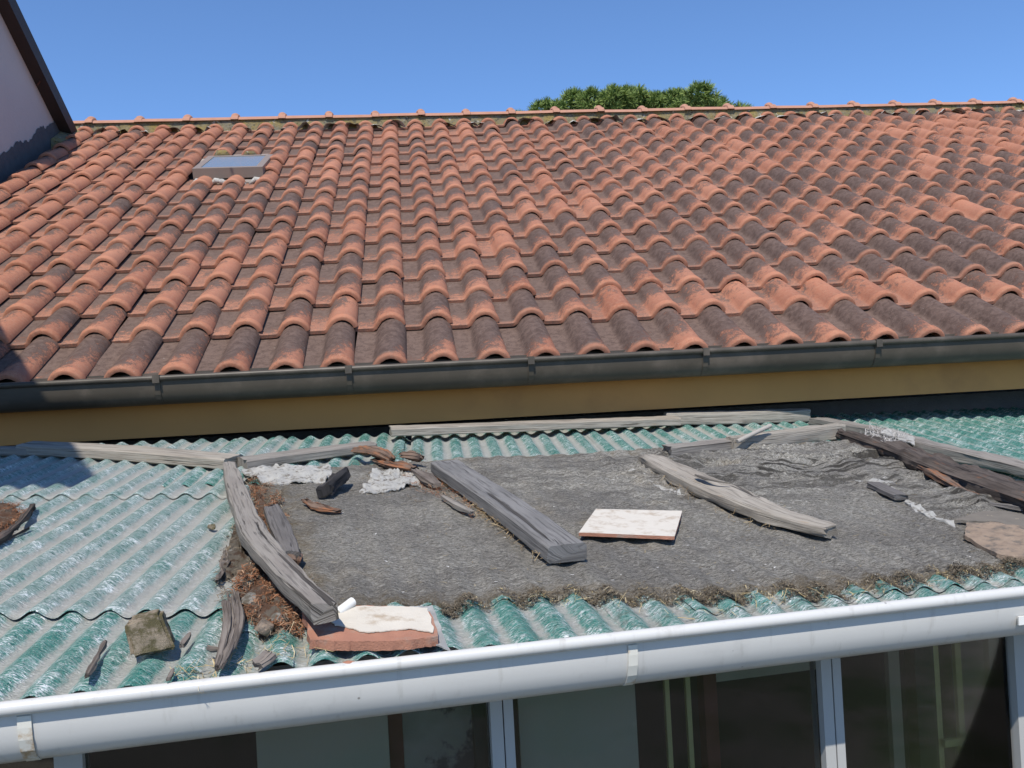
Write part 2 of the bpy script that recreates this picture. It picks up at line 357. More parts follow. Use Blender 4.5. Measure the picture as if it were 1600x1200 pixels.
# one clay tile: flat pan on the left, round roll on the right, thick front edge with a double rim
PROF = [(-.232, .004), (-.222, 0), (-.172, 0), (-.152, .0008), (-.1435, .006), (-.134, .023), (-.118, .045), (-.092, .061), (-.068, .066), (-.045, .062), (-.025, .050), (-.010, .034), (-.003, .020), (-.0005, .011)]
def norm2(i):
    a = PROF[max(i - 1, 0)]; b = PROF[min(i + 1, len(PROF) - 1)]; dx, dz = b[0] - a[0], b[1] - a[1]; l = math.hypot(dx, dz); return -dz / l, dx / l
def tile_geo():
    TL = .40; rows = [(.001, -.0035), (.004, 0.0), (.014, .0045), (.018, .0008), (.022, .0008), (.026, .0045), (.038, .0036), (.043, -.0014), (.20, -.001), (TL, -.001)]
    vs, fs, uvs = [], [], []; k = len(PROF)
    def lift(v): return .025 * (1 - v / TL)
    for v, e in [(.10, -.019), (.001, -.0185)] + rows:
        for i, (x, z) in enumerate(PROF):
            nx, nz = norm2(i); tp = v / TL
            if x > -.16: x = -.072 + (x + .072) * (1.03 - .07 * tp); z = z * (1.03 - .06 * tp)
            rollw = max(0, min(1, z / .02)); ee = e if e < -.005 else e * (.35 + .65 * rollw)
            vs.append((x + nx * ee, v, z + nz * ee + lift(v))); uvs.append(((PROF[i][0] + .232) / .232, v / TL if e > -.01 else .0))
    nr = len(rows) + 2
    for r in range(nr - 1):
        for i in range(k - 1): fs.append((r * k + i, r * k + i + 1, (r + 1) * k + i + 1, (r + 1) * k + i))
    for r in range(1, nr - 1):                           # right hand edge of the roll
        pass
    return vs, fs, uvs
TV, TF, TUV = tile_geo()
def tile_matrix(col, row):
    o = roofp(col, row, .0); up = -RD
    m = Matrix(((1, up.x, RN.x, 0), (0, up.y, RN.y, 0), (0, up.z, RN.z, 0), (0, 0, 0, 1)))
    j = Matrix.Rotation(random.gauss(0, .009), 4, 'Z') @ Matrix.Rotation(random.gauss(0, .010), 4, 'Y') @ Matrix.Rotation(random.gauss(0, .006), 4, 'X')
    if row > 15: j = j @ Matrix.Diagonal((1, 1.22, 1, 1))
    return Matrix.Translation(o + Vector((random.gauss(0, .0016), 0, 0)) + RD * (random.gauss(0, .004) + (U(.006, .018) if R() < .06 else 0)) + RN * U(0, .004)) @ m @ j
def tone_of(col, row):
    g = noise.noise(Vector((col * .16, row * .45, 2))) * .26 + noise.noise(Vector((col * .9, row * 1.3, 9))) * .12
    right = max(0, min(1, (col - 3) / 9.0))
    if row >= 14.5: g += .10 + .12 * right
    elif row > 13.5: g += -.26 * right + .0
    elif 10.5 < row < 13.5: g += .15 * right
    if row < 5: g -= .10
    if col < -6: g -= .09
    if 4.5 < row < 6.5: g -= .12
    x = R()
    if x < .16: g -= U(.14, .30)
    elif x > .86: g += U(.08, .22)
    return g + .035
def proj(p):
    d = p - EYE; c = CM.transposed() @ d; return 800 + c.x / c.z * FPX, 600 + c.y / c.z * FPX, c.z
SKY = (-6.0, -5.0, 3.5, 5.5)                          # skylight opening in columns and rows
cells = []
for r in range(0, 16):
    row = r if r < 15 else 15.36
    for c in range(-12, 42):
        x, y, z = proj(roofp(c - .5, row - .3))
        if x < -220 or x > 1830: continue
        if SKY[0] <= c <= SKY[1] and SKY[2] < r <= SKY[3]: continue
        vis = -20 < x < 1625
        cells.append((0 if vis else 1, z, c, row))
cells.sort()
base = None; rest = []
me = bpy.data.meshes.new('roof_tile'); me.from_pydata(TV, [], TF)
l = me.uv_layers.new(name='UVMap')
for p in me.polygons:
    p.use_smooth = True
    for li in p.loop_indices: l.data[li].uv = TUV[me.loops[li].vertex_index]
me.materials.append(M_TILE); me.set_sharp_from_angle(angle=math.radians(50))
for k, (_, z, c, row) in enumerate(cells):
    mtx = tile_matrix(c, row); tn = tone_of(c, row); hue = min(1, max(0, .5 + random.gauss(0, .22)))
    if k < 300:
        o = bpy.data.objects.new('roof_tile', me); COL.objects.link(o); o.parent = roof; o.matrix_local = mtx; o['tone'] = tn; o['hue'] = hue
    else: rest.append((mtx, tn, hue))
vs, fs, uvs, tt, hh = [], [], [], [], []
for mtx, tn, hue in rest:
    n = len(vs); vs += [mtx @ Vector(v) for v in TV]; fs += [tuple(i + n for i in f) for f in TF]; uvs += TUV; tt += [tn] * len(TV); hh += [hue] * len(TV)
o = mesh('roof_tile', vs, fs, M_TILE, roof, True, 50, uvs); o['kind'] = 'stuff'
for nm, dat in (('tone', tt), ('hue', hh)):
    at = o.data.attributes.new(nm, 'FLOAT', 'POINT'); at.data.foreach_set('value', dat)

# ridge: mossy mortar band with half-round caps
mb = MB(); rb = roofp(0, -.12); nx = 150
top = .132
vs, fs = [], []
for i in range(nx + 1):
    x = XL + (XR - XL) * i / nx; wob = .012 * noise.noise(Vector((x * 9, 0, 0)))
    for dy, dz in ((-.03 + wob, -.05), (-.01 + wob, .03 + wob), (.0, top), (.20, top), (.24, -.05)):
        vs.append((x, rb.y + dy + .006 * noise.noise(Vector((x * 30, dz * 40, 1))), rb.z + dz))
for i in range(nx):
    for j in range(4): fs.append((i * 5 + j, (i + 1) * 5 + j, (i + 1) * 5 + j + 1, i * 5 + j + 1))
mesh('ridge_mortar', vs, fs, M_MORTAR, roof)
mb = MB()
for k in range(60):                                      # dabs of mortar in the pans under the band
    p = roofp(-12 + k * .9 + U(-.2, .2) - .62, -.02); n = len(mb.v)
    w, hgt = U(.06, .11), U(.03, .085)
    for a in range(8):
        t = a / 7 * math.pi; mb.v.append(p + Vector((w * math.cos(t), U(-.05, -.02), 0)) + RN * (hgt * math.sin(t) * U(.7, 1.1) + .01))
    mb.v.append(p + Vector((0, .07, .09))); mb.f += [(n + a, n + a + 1, n + 8) for a in range(7)]
mb.build('mortar_dab', M_PLASTER, roof, True)['kind'] = 'stuff'
def ridge_cap_mesh():
    vs, fs = [], []; K = 11; L = .44
    prof = [(0, 1.0), (.05, 1.0), (.35, .98), (.375, 1.0), (.38, 1.30), (.44, 1.30), (.445, 1.1)]
    for x, s in prof:
        for i in range(K):
            t = math.pi * i / (K - 1); vs.append((x, -.125 * math.cos(t) * (1 + (s - 1) * .35), .050 * math.sin(t) * s + .004 * (s - 1)))
    for j in range(len(prof) - 1):
        for i in range(K - 1): fs.append((j * K + i, j * K + i + 1, (j + 1) * K + i + 1, (j + 1) * K + i))
    fs.append(tuple(range((len(prof) - 1) * K, len(prof) * K))); fs.append(tuple(range(K))[::-1])
    n = len(vs)                                          # knob on the collar
    for jj in range(4):
        ph = jj / 3 * math.pi / 2
        for i in range(8):
            t = i / 8 * 2 * math.pi; r_ = .055 * math.cos(ph) + .002; vs.append((.405 + r_ * .75 * math.cos(t), -.02 + r_ * math.sin(t), .054 + .034 * math.sin(ph)))
    for jj in range(3):
        for i in range(8): fs.append((n + jj * 8 + i, n + jj * 8 + (i + 1) % 8, n + (jj + 1) * 8 + (i + 1) % 8, n + (jj + 1) * 8 + i))
    m_ = bpy.data.meshes.new('ridge_cap'); m_.from_pydata(vs, [], fs); m_.materials.append(M_RIDGE)
    for p in m_.polygons: p.use_smooth = True
    m_.set_sharp_from_angle(angle=math.radians(40)); return m_
rcm = ridge_cap_mesh()
x0 = at_depth(150, 197, rb.y + .10).x; pitch = (at_depth(1140, 172, rb.y).x - at_depth(799, 179, rb.y).x) / 5
xk = at_depth(799, 179, rb.y).x; k0 = int((XL - xk) / pitch) + 0
for k in range(k0 - 1, 30):
    xx = xk + k * pitch - .405
    if xx < XL - .42 or xx > XR: continue
    o = bpy.data.objects.new('ridge_cap', rcm); COL.objects.link(o); o.parent = roof
    o.location = (xx, rb.y + .10 + U(-.006, .006), rb.z + top - .012 + U(-.004, .004)); o.rotation_euler = (0, U(-.008, .008), U(-.012, .012))

# brown half-round gutter with brackets
GY, GZ = 3.926, H + .145
def gutter_section(r, wall, bead):
    pts = []
    for i in range(15): t = math.pi * i / 14; pts.append((r - r * math.cos(t), -r * math.sin(t)))
    pts = [(0, .0)] + pts[1:] + [(2 * r, .03)]
    return pts
def sweep_open(pts, o, axis_len, ax, back, name, mat, parent, th=.003, bead=.011, nseg=1):
    """An open gutter profile swept along ax with a round bead on its front rim."""
    ax = Vector(ax); back = Vector(back); z = Vector((0, 0, 1)); vs, fs = [], []; k = len(pts)
    inner = []
    for i, (a, b) in enumerate(pts):
        p0 = pts[max(i - 1, 0)]; p1 = pts[min(i + 1, k - 1)]; dx, dz = p1[0] - p0[0], p1[1] - p0[1]; l_ = math.hypot(dx, dz) or 1
        inner.append((a - dz / l_ * th, b + dx / l_ * th))
    loop = pts + inner[::-1]; m = len(loop)
    for s in range(nseg + 1):
        for a, b in loop: vs.append(Vector(o) + ax * (axis_len * s / nseg) + back * a + z * b)
    for s in range(nseg):
        for i in range(m): fs.append((s * m + i, s * m + (i + 1) % m, (s + 1) * m + (i + 1) % m, (s + 1) * m + i))
    fs += [tuple(range(m)), tuple(range(nseg * m, nseg * m + m))[::-1]]
    n = len(vs); K = 12; c = Vector(o) + back * (-bead * .55) + z * (bead * .2)
    for s in range(2):
        for i in range(K): t = 2 * math.pi * i / K; vs.append(c + ax * (axis_len * s) + back * (bead * math.cos(t)) + z * (bead * math.sin(t)))
    for i in range(K): fs.append((n + i, n + (i + 1) % K, n + K + (i + 1) % K, n + K + i))
    fs += [tuple(range(n, n + K)), tuple(range(n + K, n + 2 * K))[::-1]]
    ob = mesh(name, vs, fs, mat, parent, True, 35)
    bm = bmesh.new(); bm.from_mesh(ob.data); bmesh.ops.recalc_face_normals(bm, faces=bm.faces); bm.to_mesh(ob.data); bm.free(); return ob
gp = [(0, 0), (.0, -.012), (.002, -.045), (.008, -.066), (.020, -.085), (.036, -.099), (.056, -.106), (.078, -.107), (.10, -.099), (.118, -.083), (.130, -.062), (.137, -.03), (.140, .03)]
bgut = sweep_open(gp, (XL - .3, GY, GZ), XR - XL + .3, (1, 0, 0), (0, 1, 0), 'gutter', M_BROWN, house, bead=.012)
for px in (245, 545, 830, 1103, 1373, 1640):
    x = at_depth(px, 580, GY).x; mb = MB()
    for j, (a, b) in enumerate(gp[:9]):
        a2, b2 = gp[j + 1]; mb.box((x - .011, GY + a - .005, GZ + b), (.022, 0, 0), (0, .004, 0), (0, a2 - a, b2 - b))
    mb.box((x - .014, GY - .024, GZ + .004), (.028, 0, 0), (0, .05, 0), (0, 0, .012)); mb.box((x - .014, GY - .025, GZ - .018), (.028, 0, 0), (0, .004, 0), (0, 0, .022))
    mb.box((x - .011, GY + .02, GZ + .010), (.022, 0, 0), (0, .15, .0), (0, 0, .004))
    mb.build('gutter_bracket', M_BROWN, bgut)

# skylight
p_fl, p_fr = at_depth(300, 263, 6.86), at_depth(410, 261, 6.86); p_bl, p_br = at_depth(318, 244, 7.45), at_depth(412, 241, 7.45)
zf = (p_fl.z + p_fr.z) / 2; zb = (p_bl.z + p_br.z) / 2; xl = p_fl.x; xr = p_fr.x
skl = empty('skylight'); skl.parent = roof; skl['label'] = 'taupe framed skylight set among the tiles'
ex = Vector((xr - xl, 0, 0)); ey = Vector((0, 7.45 - 6.86, zb - zf)); en = ex.cross(ey).normalized(); O = Vector((xl, 6.86, zf))
mb = MB(); w = .05; thick = .075
eu, ev = ex.normalized(), ey.normalized(); LX, LY = ex.length, ey.length
mb.box(O - en * thick, ex, ev * w, en * thick); mb.box(O + ev * (LY - w) - en * thick, ex, ev * w, en * thick)
mb.box(O + ev * w - en * thick, eu * w, ev * (LY - 2 * w), en * thick); mb.box(O + ex - eu * w + ev * w - en * thick, eu * w, ev * (LY - 2 * w), en * thick)
SKF = mb
roofz = lambda y: RO.z - (RO.y - y) * .5317
mb.build('skylight_frame', M_TAUPE, roof)
MB().box(O + eu * w + ev * w - en * .016, eu * (LX - 2 * w), ev * (LY - 2 * w), en * .012).build('skylight_pane', M_SKYGLASS, roof)
bpy.data.objects.remove(skl)
mb = MB(); c0 = O - en * thick
yb0 = 6.88; zc = zf - thick - .028
mb.box((xl + .02, yb0 + .02, roofz(yb0) - .06), (xr - xl - .04, 0, 0), (0, .74, .36), (0, 0, zc - roofz(yb0) + .06)); mb.build('skylight_curb', M_APRON, roof)
mb = MB()
for k in range(3): mb.box((xl + .04 + k * (xr - xl - .08) * .34, yb0 + .015, zc), ((xr - xl) * .25, 0, 0), (0, .02, 0), (0, 0, .022))
mb.build('skylight_hinge', M_APRON, roof)
for cx in (.1, .36, .62, .93):
    MB().tube([(xl + (xr - xl) * cx + dx_, 6.855 + .02 * abs(dx_) * 10, roofz(6.85) + .055 + dz_) for dx_, dz_ in ((-.06, -.03), (-.02, .005), (.03, -.005), (.07, -.045))], [.014, .02, .022, .012], 6).build('plaster_dab', M_PLASTER, roof, True)

mb = MB(); mb.box((roofp(-7.1, 3.6).x, 7.46, roofz(7.46) - .03), (2.35 * TW, 0, 0), (0, .24, .128), (0, 0, .05)); mb.build('skylight_apron', M_APRON, roof)
for c_ in (-6, -5): MB().tube([roofp(c_ - .55, 3.0, .02), roofp(c_ - .44, 2.96, .05), roofp(c_ - .2, 2.96, .05), roofp(c_ - .08, 3.0, .02)], [.02, .036, .036, .02], 8).build('mortar_dab', M_MORTAR, roof, True)

# ---------------------------------------------------------------- neighbouring house on the left
nb = empty('neighbour_house'); tag(nb, 'pale rendered gable wall with dark sloping verge rising left of the tiled roof', 'house')
rk = lambda y: H + 2.49 + .546 * (8.471 - y)
Y0, Y1 = 6.42, 12.0
MB().prism([(XL, Y0, 0), (XL, Y1, 0), (XL, Y1, rk(Y1) - .1), (XL, Y0, rk(Y0) - .1)], (-4, 0, 0)).build('wall', M_WALLP, nb)
MB().prism([(XL + .10, Y0 - .02, rk(Y0) - .10), (XL + .10, Y1, rk(Y1) - .10), (XL + .10, Y1, rk(Y1) + .04), (XL + .10, Y0 - .02, rk(Y0) + .04)], (-4.3, 0, 0)).build('verge', M_RAKE, nb)
vs, fs = [], []                                          # ragged bitumen strip where wall meets tiles
NB = 70
for i in range(NB + 1):
    y = Y0 + .01 + (8.36 - Y0) * i / NB; zr = roofz(y) - .05
    hgt = .27 + .05 * noise.noise(Vector((y * 4, 0, 0))) + .035 * noise.noise(Vector((y * 17, 3, 0))) + .02 * noise.noise(Vector((y * 50, 3, 4)))
    vs += [(XL + .012, y, zr), (XL + .006, y, zr + hgt)]
fs = [(2 * i, 2 * i + 1, 2 * i + 3, 2 * i + 2) for i in range(NB)]
mesh('bitumen_strip', vs, fs, M_BITUM_SHADE, nb)
MB().prism([(XL + .013, 8.05, roofz(8.05) - .02), (XL + .013, 8.60, roofz(8.6) - .02), (XL + .013, 8.60, roofz(8.6) + .12), (XL + .013, 8.05, roofz(8.05) + .10)], (.16, 0, -.06)).build('mortar_fillet', M_MORTAR, nb)
hk = at_x(52, 123, XL); MB().tube([hk + Vector((-.02, 0, .02)), hk + Vector((.04, 0, .015)), hk + Vector((.045, .01, -.02)), hk + Vector((.02, .02, -.045))], .008, 6).tube([hk + Vector((.02, 0, .06)), hk + Vector((.02, 0, 0))], .006, 6).build('wall_hook', M_RUST, nb)
# added slab with its wall, out of view: shaped to cast the lower left shadow
C1 = Vector((-1.106, 3.139, H - .227)) - LIGHT * 3.0
MB().box((-7, .6, 0), (3.7, 0, 0), (0, 5.7, 0), (0, 0, C1.z - .002)).build('unseen_slab_wall', M_WALLP, nb)
e = C1 + Vector((-.38, .925, 0)) * 3.6
MB().prism([C1, e, (-7, e.y, C1.z), (-7, C1.y - .16, C1.z)], (0, 0, .16)).build('unseen_shadow_slab', M_RAKE, nb)

# ---------------------------------------------------------------- lean-to roof: corrugated sheets
GX = Vector((1.965, .221, 0)).normalized(); GB = Vector((-GX.y, GX.x, 0)); G0 = Vector((.152, 1.703, H - .47))
ver = empty('veranda'); tag(ver, 'glazed lean-to under green corrugated sheets with a white gutter in front', 'veranda')
PITCH, AMP = .076, .009
SHEETS = []
def dir_to(px): r = ray(px, 430); d = r - PN * r.dot(PN); d.normalize(); return d.dot(PU), d.dot(PV)
def gutter_v(u):                                         # v of the sheet ends over the gutter at a given u
    return None
def sheet(p_anchor, vp, e0, e1, d0, d1, zoff, wear=0, dust=.35, dirt=.1, clip_gutter=False, sag=0.0, tilt=0.0, lo_jit=0.0, phase=0.0, align=None, clip_top=False):
    """anchor pixel, direction of the corrugations (vanishing column), extent right (e) and up-slope (d) in metres."""
    u0, v0 = luv(*p_anchor); dx, dy = dir_to(vp); ex_, ey_ = dy, -dx
    nE = max(8, int(round((e1 - e0) / PITCH * 12))); nD = max(6, int((d1 - d0) / .035)); vs, fs = [], []
    ob_o = P3(u0, v0, zoff)
    X = PU * ex_ + PV * ey_; Y = PU * dx + PV * dy
    m = Matrix(((X.x, Y.x, PN.x, ob_o.x), (X.y, Y.y, PN.y, ob_o.y), (X.z, Y.z, PN.z, ob_o.z), (0, 0, 0, 1)))
    seed = len(SHEETS) * 3.7
    if align is not None: phase = ((SHEETS[align][0] @ ob_o).x + SHEETS[align][5]) % PITCH
    for j in range(nD + 1):
        for i in range(nE + 1):
            a = e0 + (e1 - e0) * i / nE; t = j / nD
            lo = d0 + .004 * noise.noise(Vector((a * 40, seed, 0))) + lo_jit * noise.noise(Vector((a * 3, seed, 5)))
            if clip_gutter:                              # cut parallel to the gutter
                A = ob_o + X * a; q = A - (G0 + GB * .020); lo = max(d0, -(q.dot(GB)) / (Y.dot(GB))) if False else -(q.dot(GB)) / (Y.dot(GB)) + .006 * noise.noise(Vector((a * 9, seed, 2)))
            hi = d1
            if clip_top: A = ob_o + X * a; hi = -((A - TA).dot(TN)) / Y.dot(TN) + .003 * noise.noise(Vector((a * 12, seed, 7)))
            b = lo + (hi - lo) * t
            z = AMP * math.cos((a + phase) * 2 * math.pi / PITCH) + .0028 * noise.noise(Vector((a * 7, b * 4, seed))) + .0009 * noise.noise(Vector((a * 50, b * 30, seed))) + tilt * (b - d0)
            vs.append((a, b, z))
    w = nE + 1
    for j in range(nD):
        for i in range(nE): fs.append((j * w + i, j * w + i + 1, (j + 1) * w + i + 1, (j + 1) * w + i))
    n = len(vs)                                          # thickness seen along the lower edge
    for i in range(w): x_, y_, z_ = vs[i]; vs.append((x_, y_ + .0005, z_ - .0022))
    for i in range(nE): fs.append((i + 1, i, n + i, n + i + 1))
    o = mesh('corrugated_sheet', vs, fs, M_FIBRE, ver, True)
    o.matrix_local = m; o['phase'] = float(phase); o['wear'] = wear; o['dust'] = dust; o['dirt'] = dirt
    SHEETS.append((m.inverted(), e0, e1, d0, d1, phase, tilt)); return o
TA = low(200, 697); TN = (low(1600, 639) - TA).cross(PN).normalized()      # line where the sheets end under the eaves
# lowest tiers first; overlapping sheets share the phase of the first of their run
sL3 = sheet((345, 960), 742, -1.15, .14, -.5, .12, -.026, .07, .30, .1, clip_gutter=True, tilt=.042)
sR3a = sheet((440, 1010), 462, -.05, .80, -.3, .25, .000, .03, .22, .30, clip_gutter=True)
sR3b = sheet((1100, 950), 462, -.20, .83, -.3, .25, .001, .10, .25, .5, clip_gutter=True, align=1)
sL2 = sheet((345, 958), 742, -1.30, .025, .0, 1.12, .0035, .19, .36, .05, align=0)
sLs = sheet((380, 960), 742, -.02, .15, -.10, 1.0, -.002, .0, .30, .15, align=0)
sL1 = sheet((350, 778), 742, -1.5, .02, .0, 1.35, .0095, .20, .40, .05, align=0, clip_top=True)
sR2a = sheet((700, 950), 462, -.30, .52, .0, 1.2, .0035, .08, .24, .4, align=1)
sR2b = sheet((1118, 957), 462, -.045, .33, .0, 1.2, .0045, .10, .26, .5, align=1)
sR2c = sheet((1345, 934), 462, -.05, .60, .0, 1.2, .006, .10, .26, .5, align=1)
sMid = sheet((430, 760), 690, -.02, .55, -.5, .9, -.009, .05, .42, .1)
sU1 = sheet((620, 722), 668, -.75, .02, -.35, 1.05, .004, .0, .40, .05, clip_top=True)
sU2 = sheet((760, 730), 668, -.28, .50, -.35, 1.0, .0025, .06, .40, .05, align=10, clip_top=True)
sU3 = sheet((1040, 740), 668, -.14, .78, -.5, 1.0, .0055, .02, .40, .05, align=10, clip_top=True)
sU4 = sheet((1330, 740), 690, -.02, 1.4, -.5, 1.7, .0085, -.02, .28, .02, clip_top=True)
sU5 = sheet((1560, 830), 690, .05, 1.9, -.5, 2.1, .006, .02, .28, .02, align=13, clip_top=True)
def surf(u, v):
    p = P3(u, v, 0); best = -.012
    for inv, e0, e1, d0, d1, ph, tl in SHEETS:
        q = inv @ p
        if e0 <= q.x <= e1 and d0 - .02 <= q.y <= d1:
            best = max(best, -q.z + tl * (q.y - d0) + AMP * math.cos((q.x + ph) * 2 * math.pi / PITCH))
    return best
def cap(px, py, parent, r=.011):
    p = low(px, py, .012); vs, fs = [], []; K = 10
    for ph in (0, .5, 1.0, 1.35):
        for i in range(K):
            t = 2 * math.pi * i / K; vs.append(p + (PU * math.cos(t) + PV * math.sin(t)) * r * math.cos(ph) + PN * (.0075 * math.sin(ph)))
    for j in range(3):
        for i in range(K): fs.append((j * K + i, j * K + (i + 1) % K, (j + 1) * K + (i + 1) % K, (j + 1) * K + i))
    fs.append(tuple(range(3 * K, 4 * K))); o = mesh('fixing_cap', vs, fs, M_RUST, None, True); o.parent = parent; o.matrix_parent_inverse = parent.matrix_local.inverted()
for px, py, s in ((45, 957, sL2), (100, 1038, sL3), (274, 953, sL2), (303, 1027, sL3), (1121, 942, sR2b), (1272, 931, sR2b), (83, 749, sL1), (354, 698, sU1)): cap(px, py, s)

# white gutter
gw = [(0, 0), (.0, -.014), (.001, -.034), (.004, -.055), (.012, -.076), (.024, -.092), (.042, -.103), (.062, -.107), (.084, -.103), (.104, -.090), (.116, -.070), (.122, -.04), (.122, -.012)]
wg = sweep_open(gw, G0 - GX * 1.9 + Vector((0, 0, -.004)), 4.6, GX, GB, 'gutter', M_GUTTER, ver, bead=.0125)
def strap(px, w=.03, mat=M_STRAP):
    r = ray(px, 1050); 
    t = (G0 - EYE).dot(GB) / r.dot(GB); s = (EYE + r * t - G0).dot(GX); mb = MB()
    o = G0 + GX * (s - w / 2) + Vector((0, 0, -.004))
    for j, (a, b) in enumerate(gw[1:10]):
        a2, b2 = gw[j + 2]; mb.box(o + GB * (a - .004) + Vector((0, 0, b)), GX * w, GB * .003, GB * (a2 - a) + Vector((0, 0, b2 - b)))
    mb.build('gutter_strap', mat, wg)
strap(35, .022); strap(990, .019)
gs0 = lambda px, py, off: (lambda r: EYE + r * (((G0 + GB * off) - EYE).dot(GB) / r.dot(GB)))(ray(px, py))
c = gs0(1596, 970, -.004); MB().box(c - GX * .006 - Vector((0, 0, .009)), GX * .05, GB * .004, Vector((0, 0, .018))).build('gutter_clip', M_PIPEW, wg)

# glazed front wall below the gutter
WO = .21
def wx(px, off=WO): p = gs0(px, 1150, off); return (p - G0).dot(GX)
def wbox(name, mat, s0, s1, off, dep, z0, z1, parent=ver): return MB().box(Vector((G0.x, G0.y, 0)) + GX * s0 + GB * off + Vector((0, 0, z0)), GX * (s1 - s0), GB * dep, Vector((0, 0, z1 - z0))).build(name, mat, parent)
ZT, ZB = H - .60, H - 2.3
posts = [(82, 127), (768, 787), (789, 804), (1289, 1305), (1307, 1320), (1593, 1640)]
for a, b in posts: wbox('window_post', M_FRAME, wx(a), wx(b), WO, .05, ZB, ZT)
wbox('window_head', M_FRAME, -1.9, 2.7, WO - .01, .07, ZT, ZT + .06)
wbox('window_sill', M_FRAME, -1.9, 2.7, WO - .02, .09, ZB - .06, ZB)
wbox('wall', M_WALLP, -1.9, 2.7, WO, .12, 0, ZB - .061)
for a, b in ((-160, 81), (128, 767), (805, 1288), (1321, 1589)): wbox('window_pane', M_GLASS, wx(a), wx(b), WO + .02, .005, ZB, ZT)
wbox('wall', M_WALLP, -1.95, -1.9, WO, 2.35, 0, H - .52); wbox('wall', M_WALLP, 2.7, 2.75, WO, 2.15, 0, H - .52)
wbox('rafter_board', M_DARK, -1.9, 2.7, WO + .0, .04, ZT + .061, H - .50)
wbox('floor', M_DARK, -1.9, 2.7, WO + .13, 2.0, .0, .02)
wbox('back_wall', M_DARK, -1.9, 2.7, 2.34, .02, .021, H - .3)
# things behind the glass
def inside(name, label, cat, mat, a, b, off, dep, z0, z1, group=None):
    o = wbox(name, mat, wx(a, off), wx(b, off), off, dep, z0, z1, None); return tag(o, label, cat, group)
inside('blind', 'pale olive blind behind the glass left of the double white window post', 'blind', M_OLIVE, 400, 607, .30, .01, H - 1.9, ZT - .005)
inside('blind', 'pale olive blind behind the glass right of the double white window post', 'blind', M_OLIVE, 812, 996, .30, .01, H - 1.9, ZT - .005)
pb = empty('picture'); tag(pb, 'framed picture with painted grey reflections behind the glass, beside the left blind', 'picture')
pb.location = (0, 0, 0)
a_, b_ = wx(608, .36), wx(740, .36)
wbox('picture_frame', M_REDB, a_, a_ + .03, .36, .02, H - 1.1, ZT - .01, pb); wbox('picture_frame', M_REDB, a_ + .0305, b_, .36, .02, H - 1.1, H - .88, pb)
wbox('reflection_sheet', plain('reflection_print', (.30, .31, .27), .8, .5, 9, c2=(.08, .085, .09), patch=(.5, .56)), a_ + .031, b_, .365, .01, H - .879, ZT - .011, pb)  # pale and dark shapes painted in for a reflection in the glass
inside('shutter', 'dark green shutter edge against the double white window post', 'shutter', M_DGREEN, 742, 766, .28, .03, H - 2.2, ZT - .01)
inside('shutter', 'dark green shutter leaf standing left of the yellow latch bars', 'shutter', M_DGREEN, 1436, 1466, .28, .04, H - 2.2, ZT - .01)
inside('curtain', 'grey green curtain strip behind the glass at the right edge', 'curtain', M_OLIVE, 1553, 1582, .36, .02, H - 2.2, ZT - .01)
inside('wooden_post', 'dull red brown post behind the glass right of the two yellow rods', 'post', M_REDB, 1104, 1124, .44, .04, H - 2.2, ZT - .01)
inside('wall_panel', 'dim olive panel at the dark inner wall behind the right pane', 'panel', M_OLIVE, 1395, 1412, .6, .02, H - 2.2, ZT - .01)
for a, b, lb in ((1043, 1050, 'thin yellow rod behind the glass, nearer the right blind'), (1076, 1083, 'thin yellow rod behind the glass, nearer the red brown post')):
    inside('rod', lb, 'rod', M_YELLOW, a, b, .34, .012, H - 2.2, ZT - .01, 'yellow rods behind the glass')
yl = empty('latch_bars'); tag(yl, 'pair of yellow latch bars with a crossbar behind the right pane', 'latch')
for a, b in ((1466, 1474), (1500, 1509)): wbox('bar', M_YELLOW, wx(a, .36), wx(b, .36), .36, .012, H - 2.2, ZT - .012, yl)
zc = gs0(1510, 1158, .34).z; wbox('crossbar', M_YELLOW, wx(1476, .34), wx(1556, .34), .34, .012, zc - .009, zc + .009, yl)
bl = empty('roller_shutter'); tag(bl, 'pale slatted roller shutter top behind the dark pane between the posts', 'shutter')
for k in range(5):
    z_ = ZT - .012 - k * .026; wbox('slat', M_OLIVE, wx(1124, .46), wx(1275, .46), .46, .012 if k % 2 else .016, z_ - .023, z_, bl)
bl2 = empty('roller_shutter'); tag(bl2, 'short pale slatted roller shutter behind the pane right of the right posts', 'shutter')
for k in range(4):
    z_ = ZT - .012 - k * .026; wbox('slat', M_OLIVE, wx(1322, .5), wx(1368, .5), .5, .012 if k % 2 else .016, z_ - .023, z_, bl2)

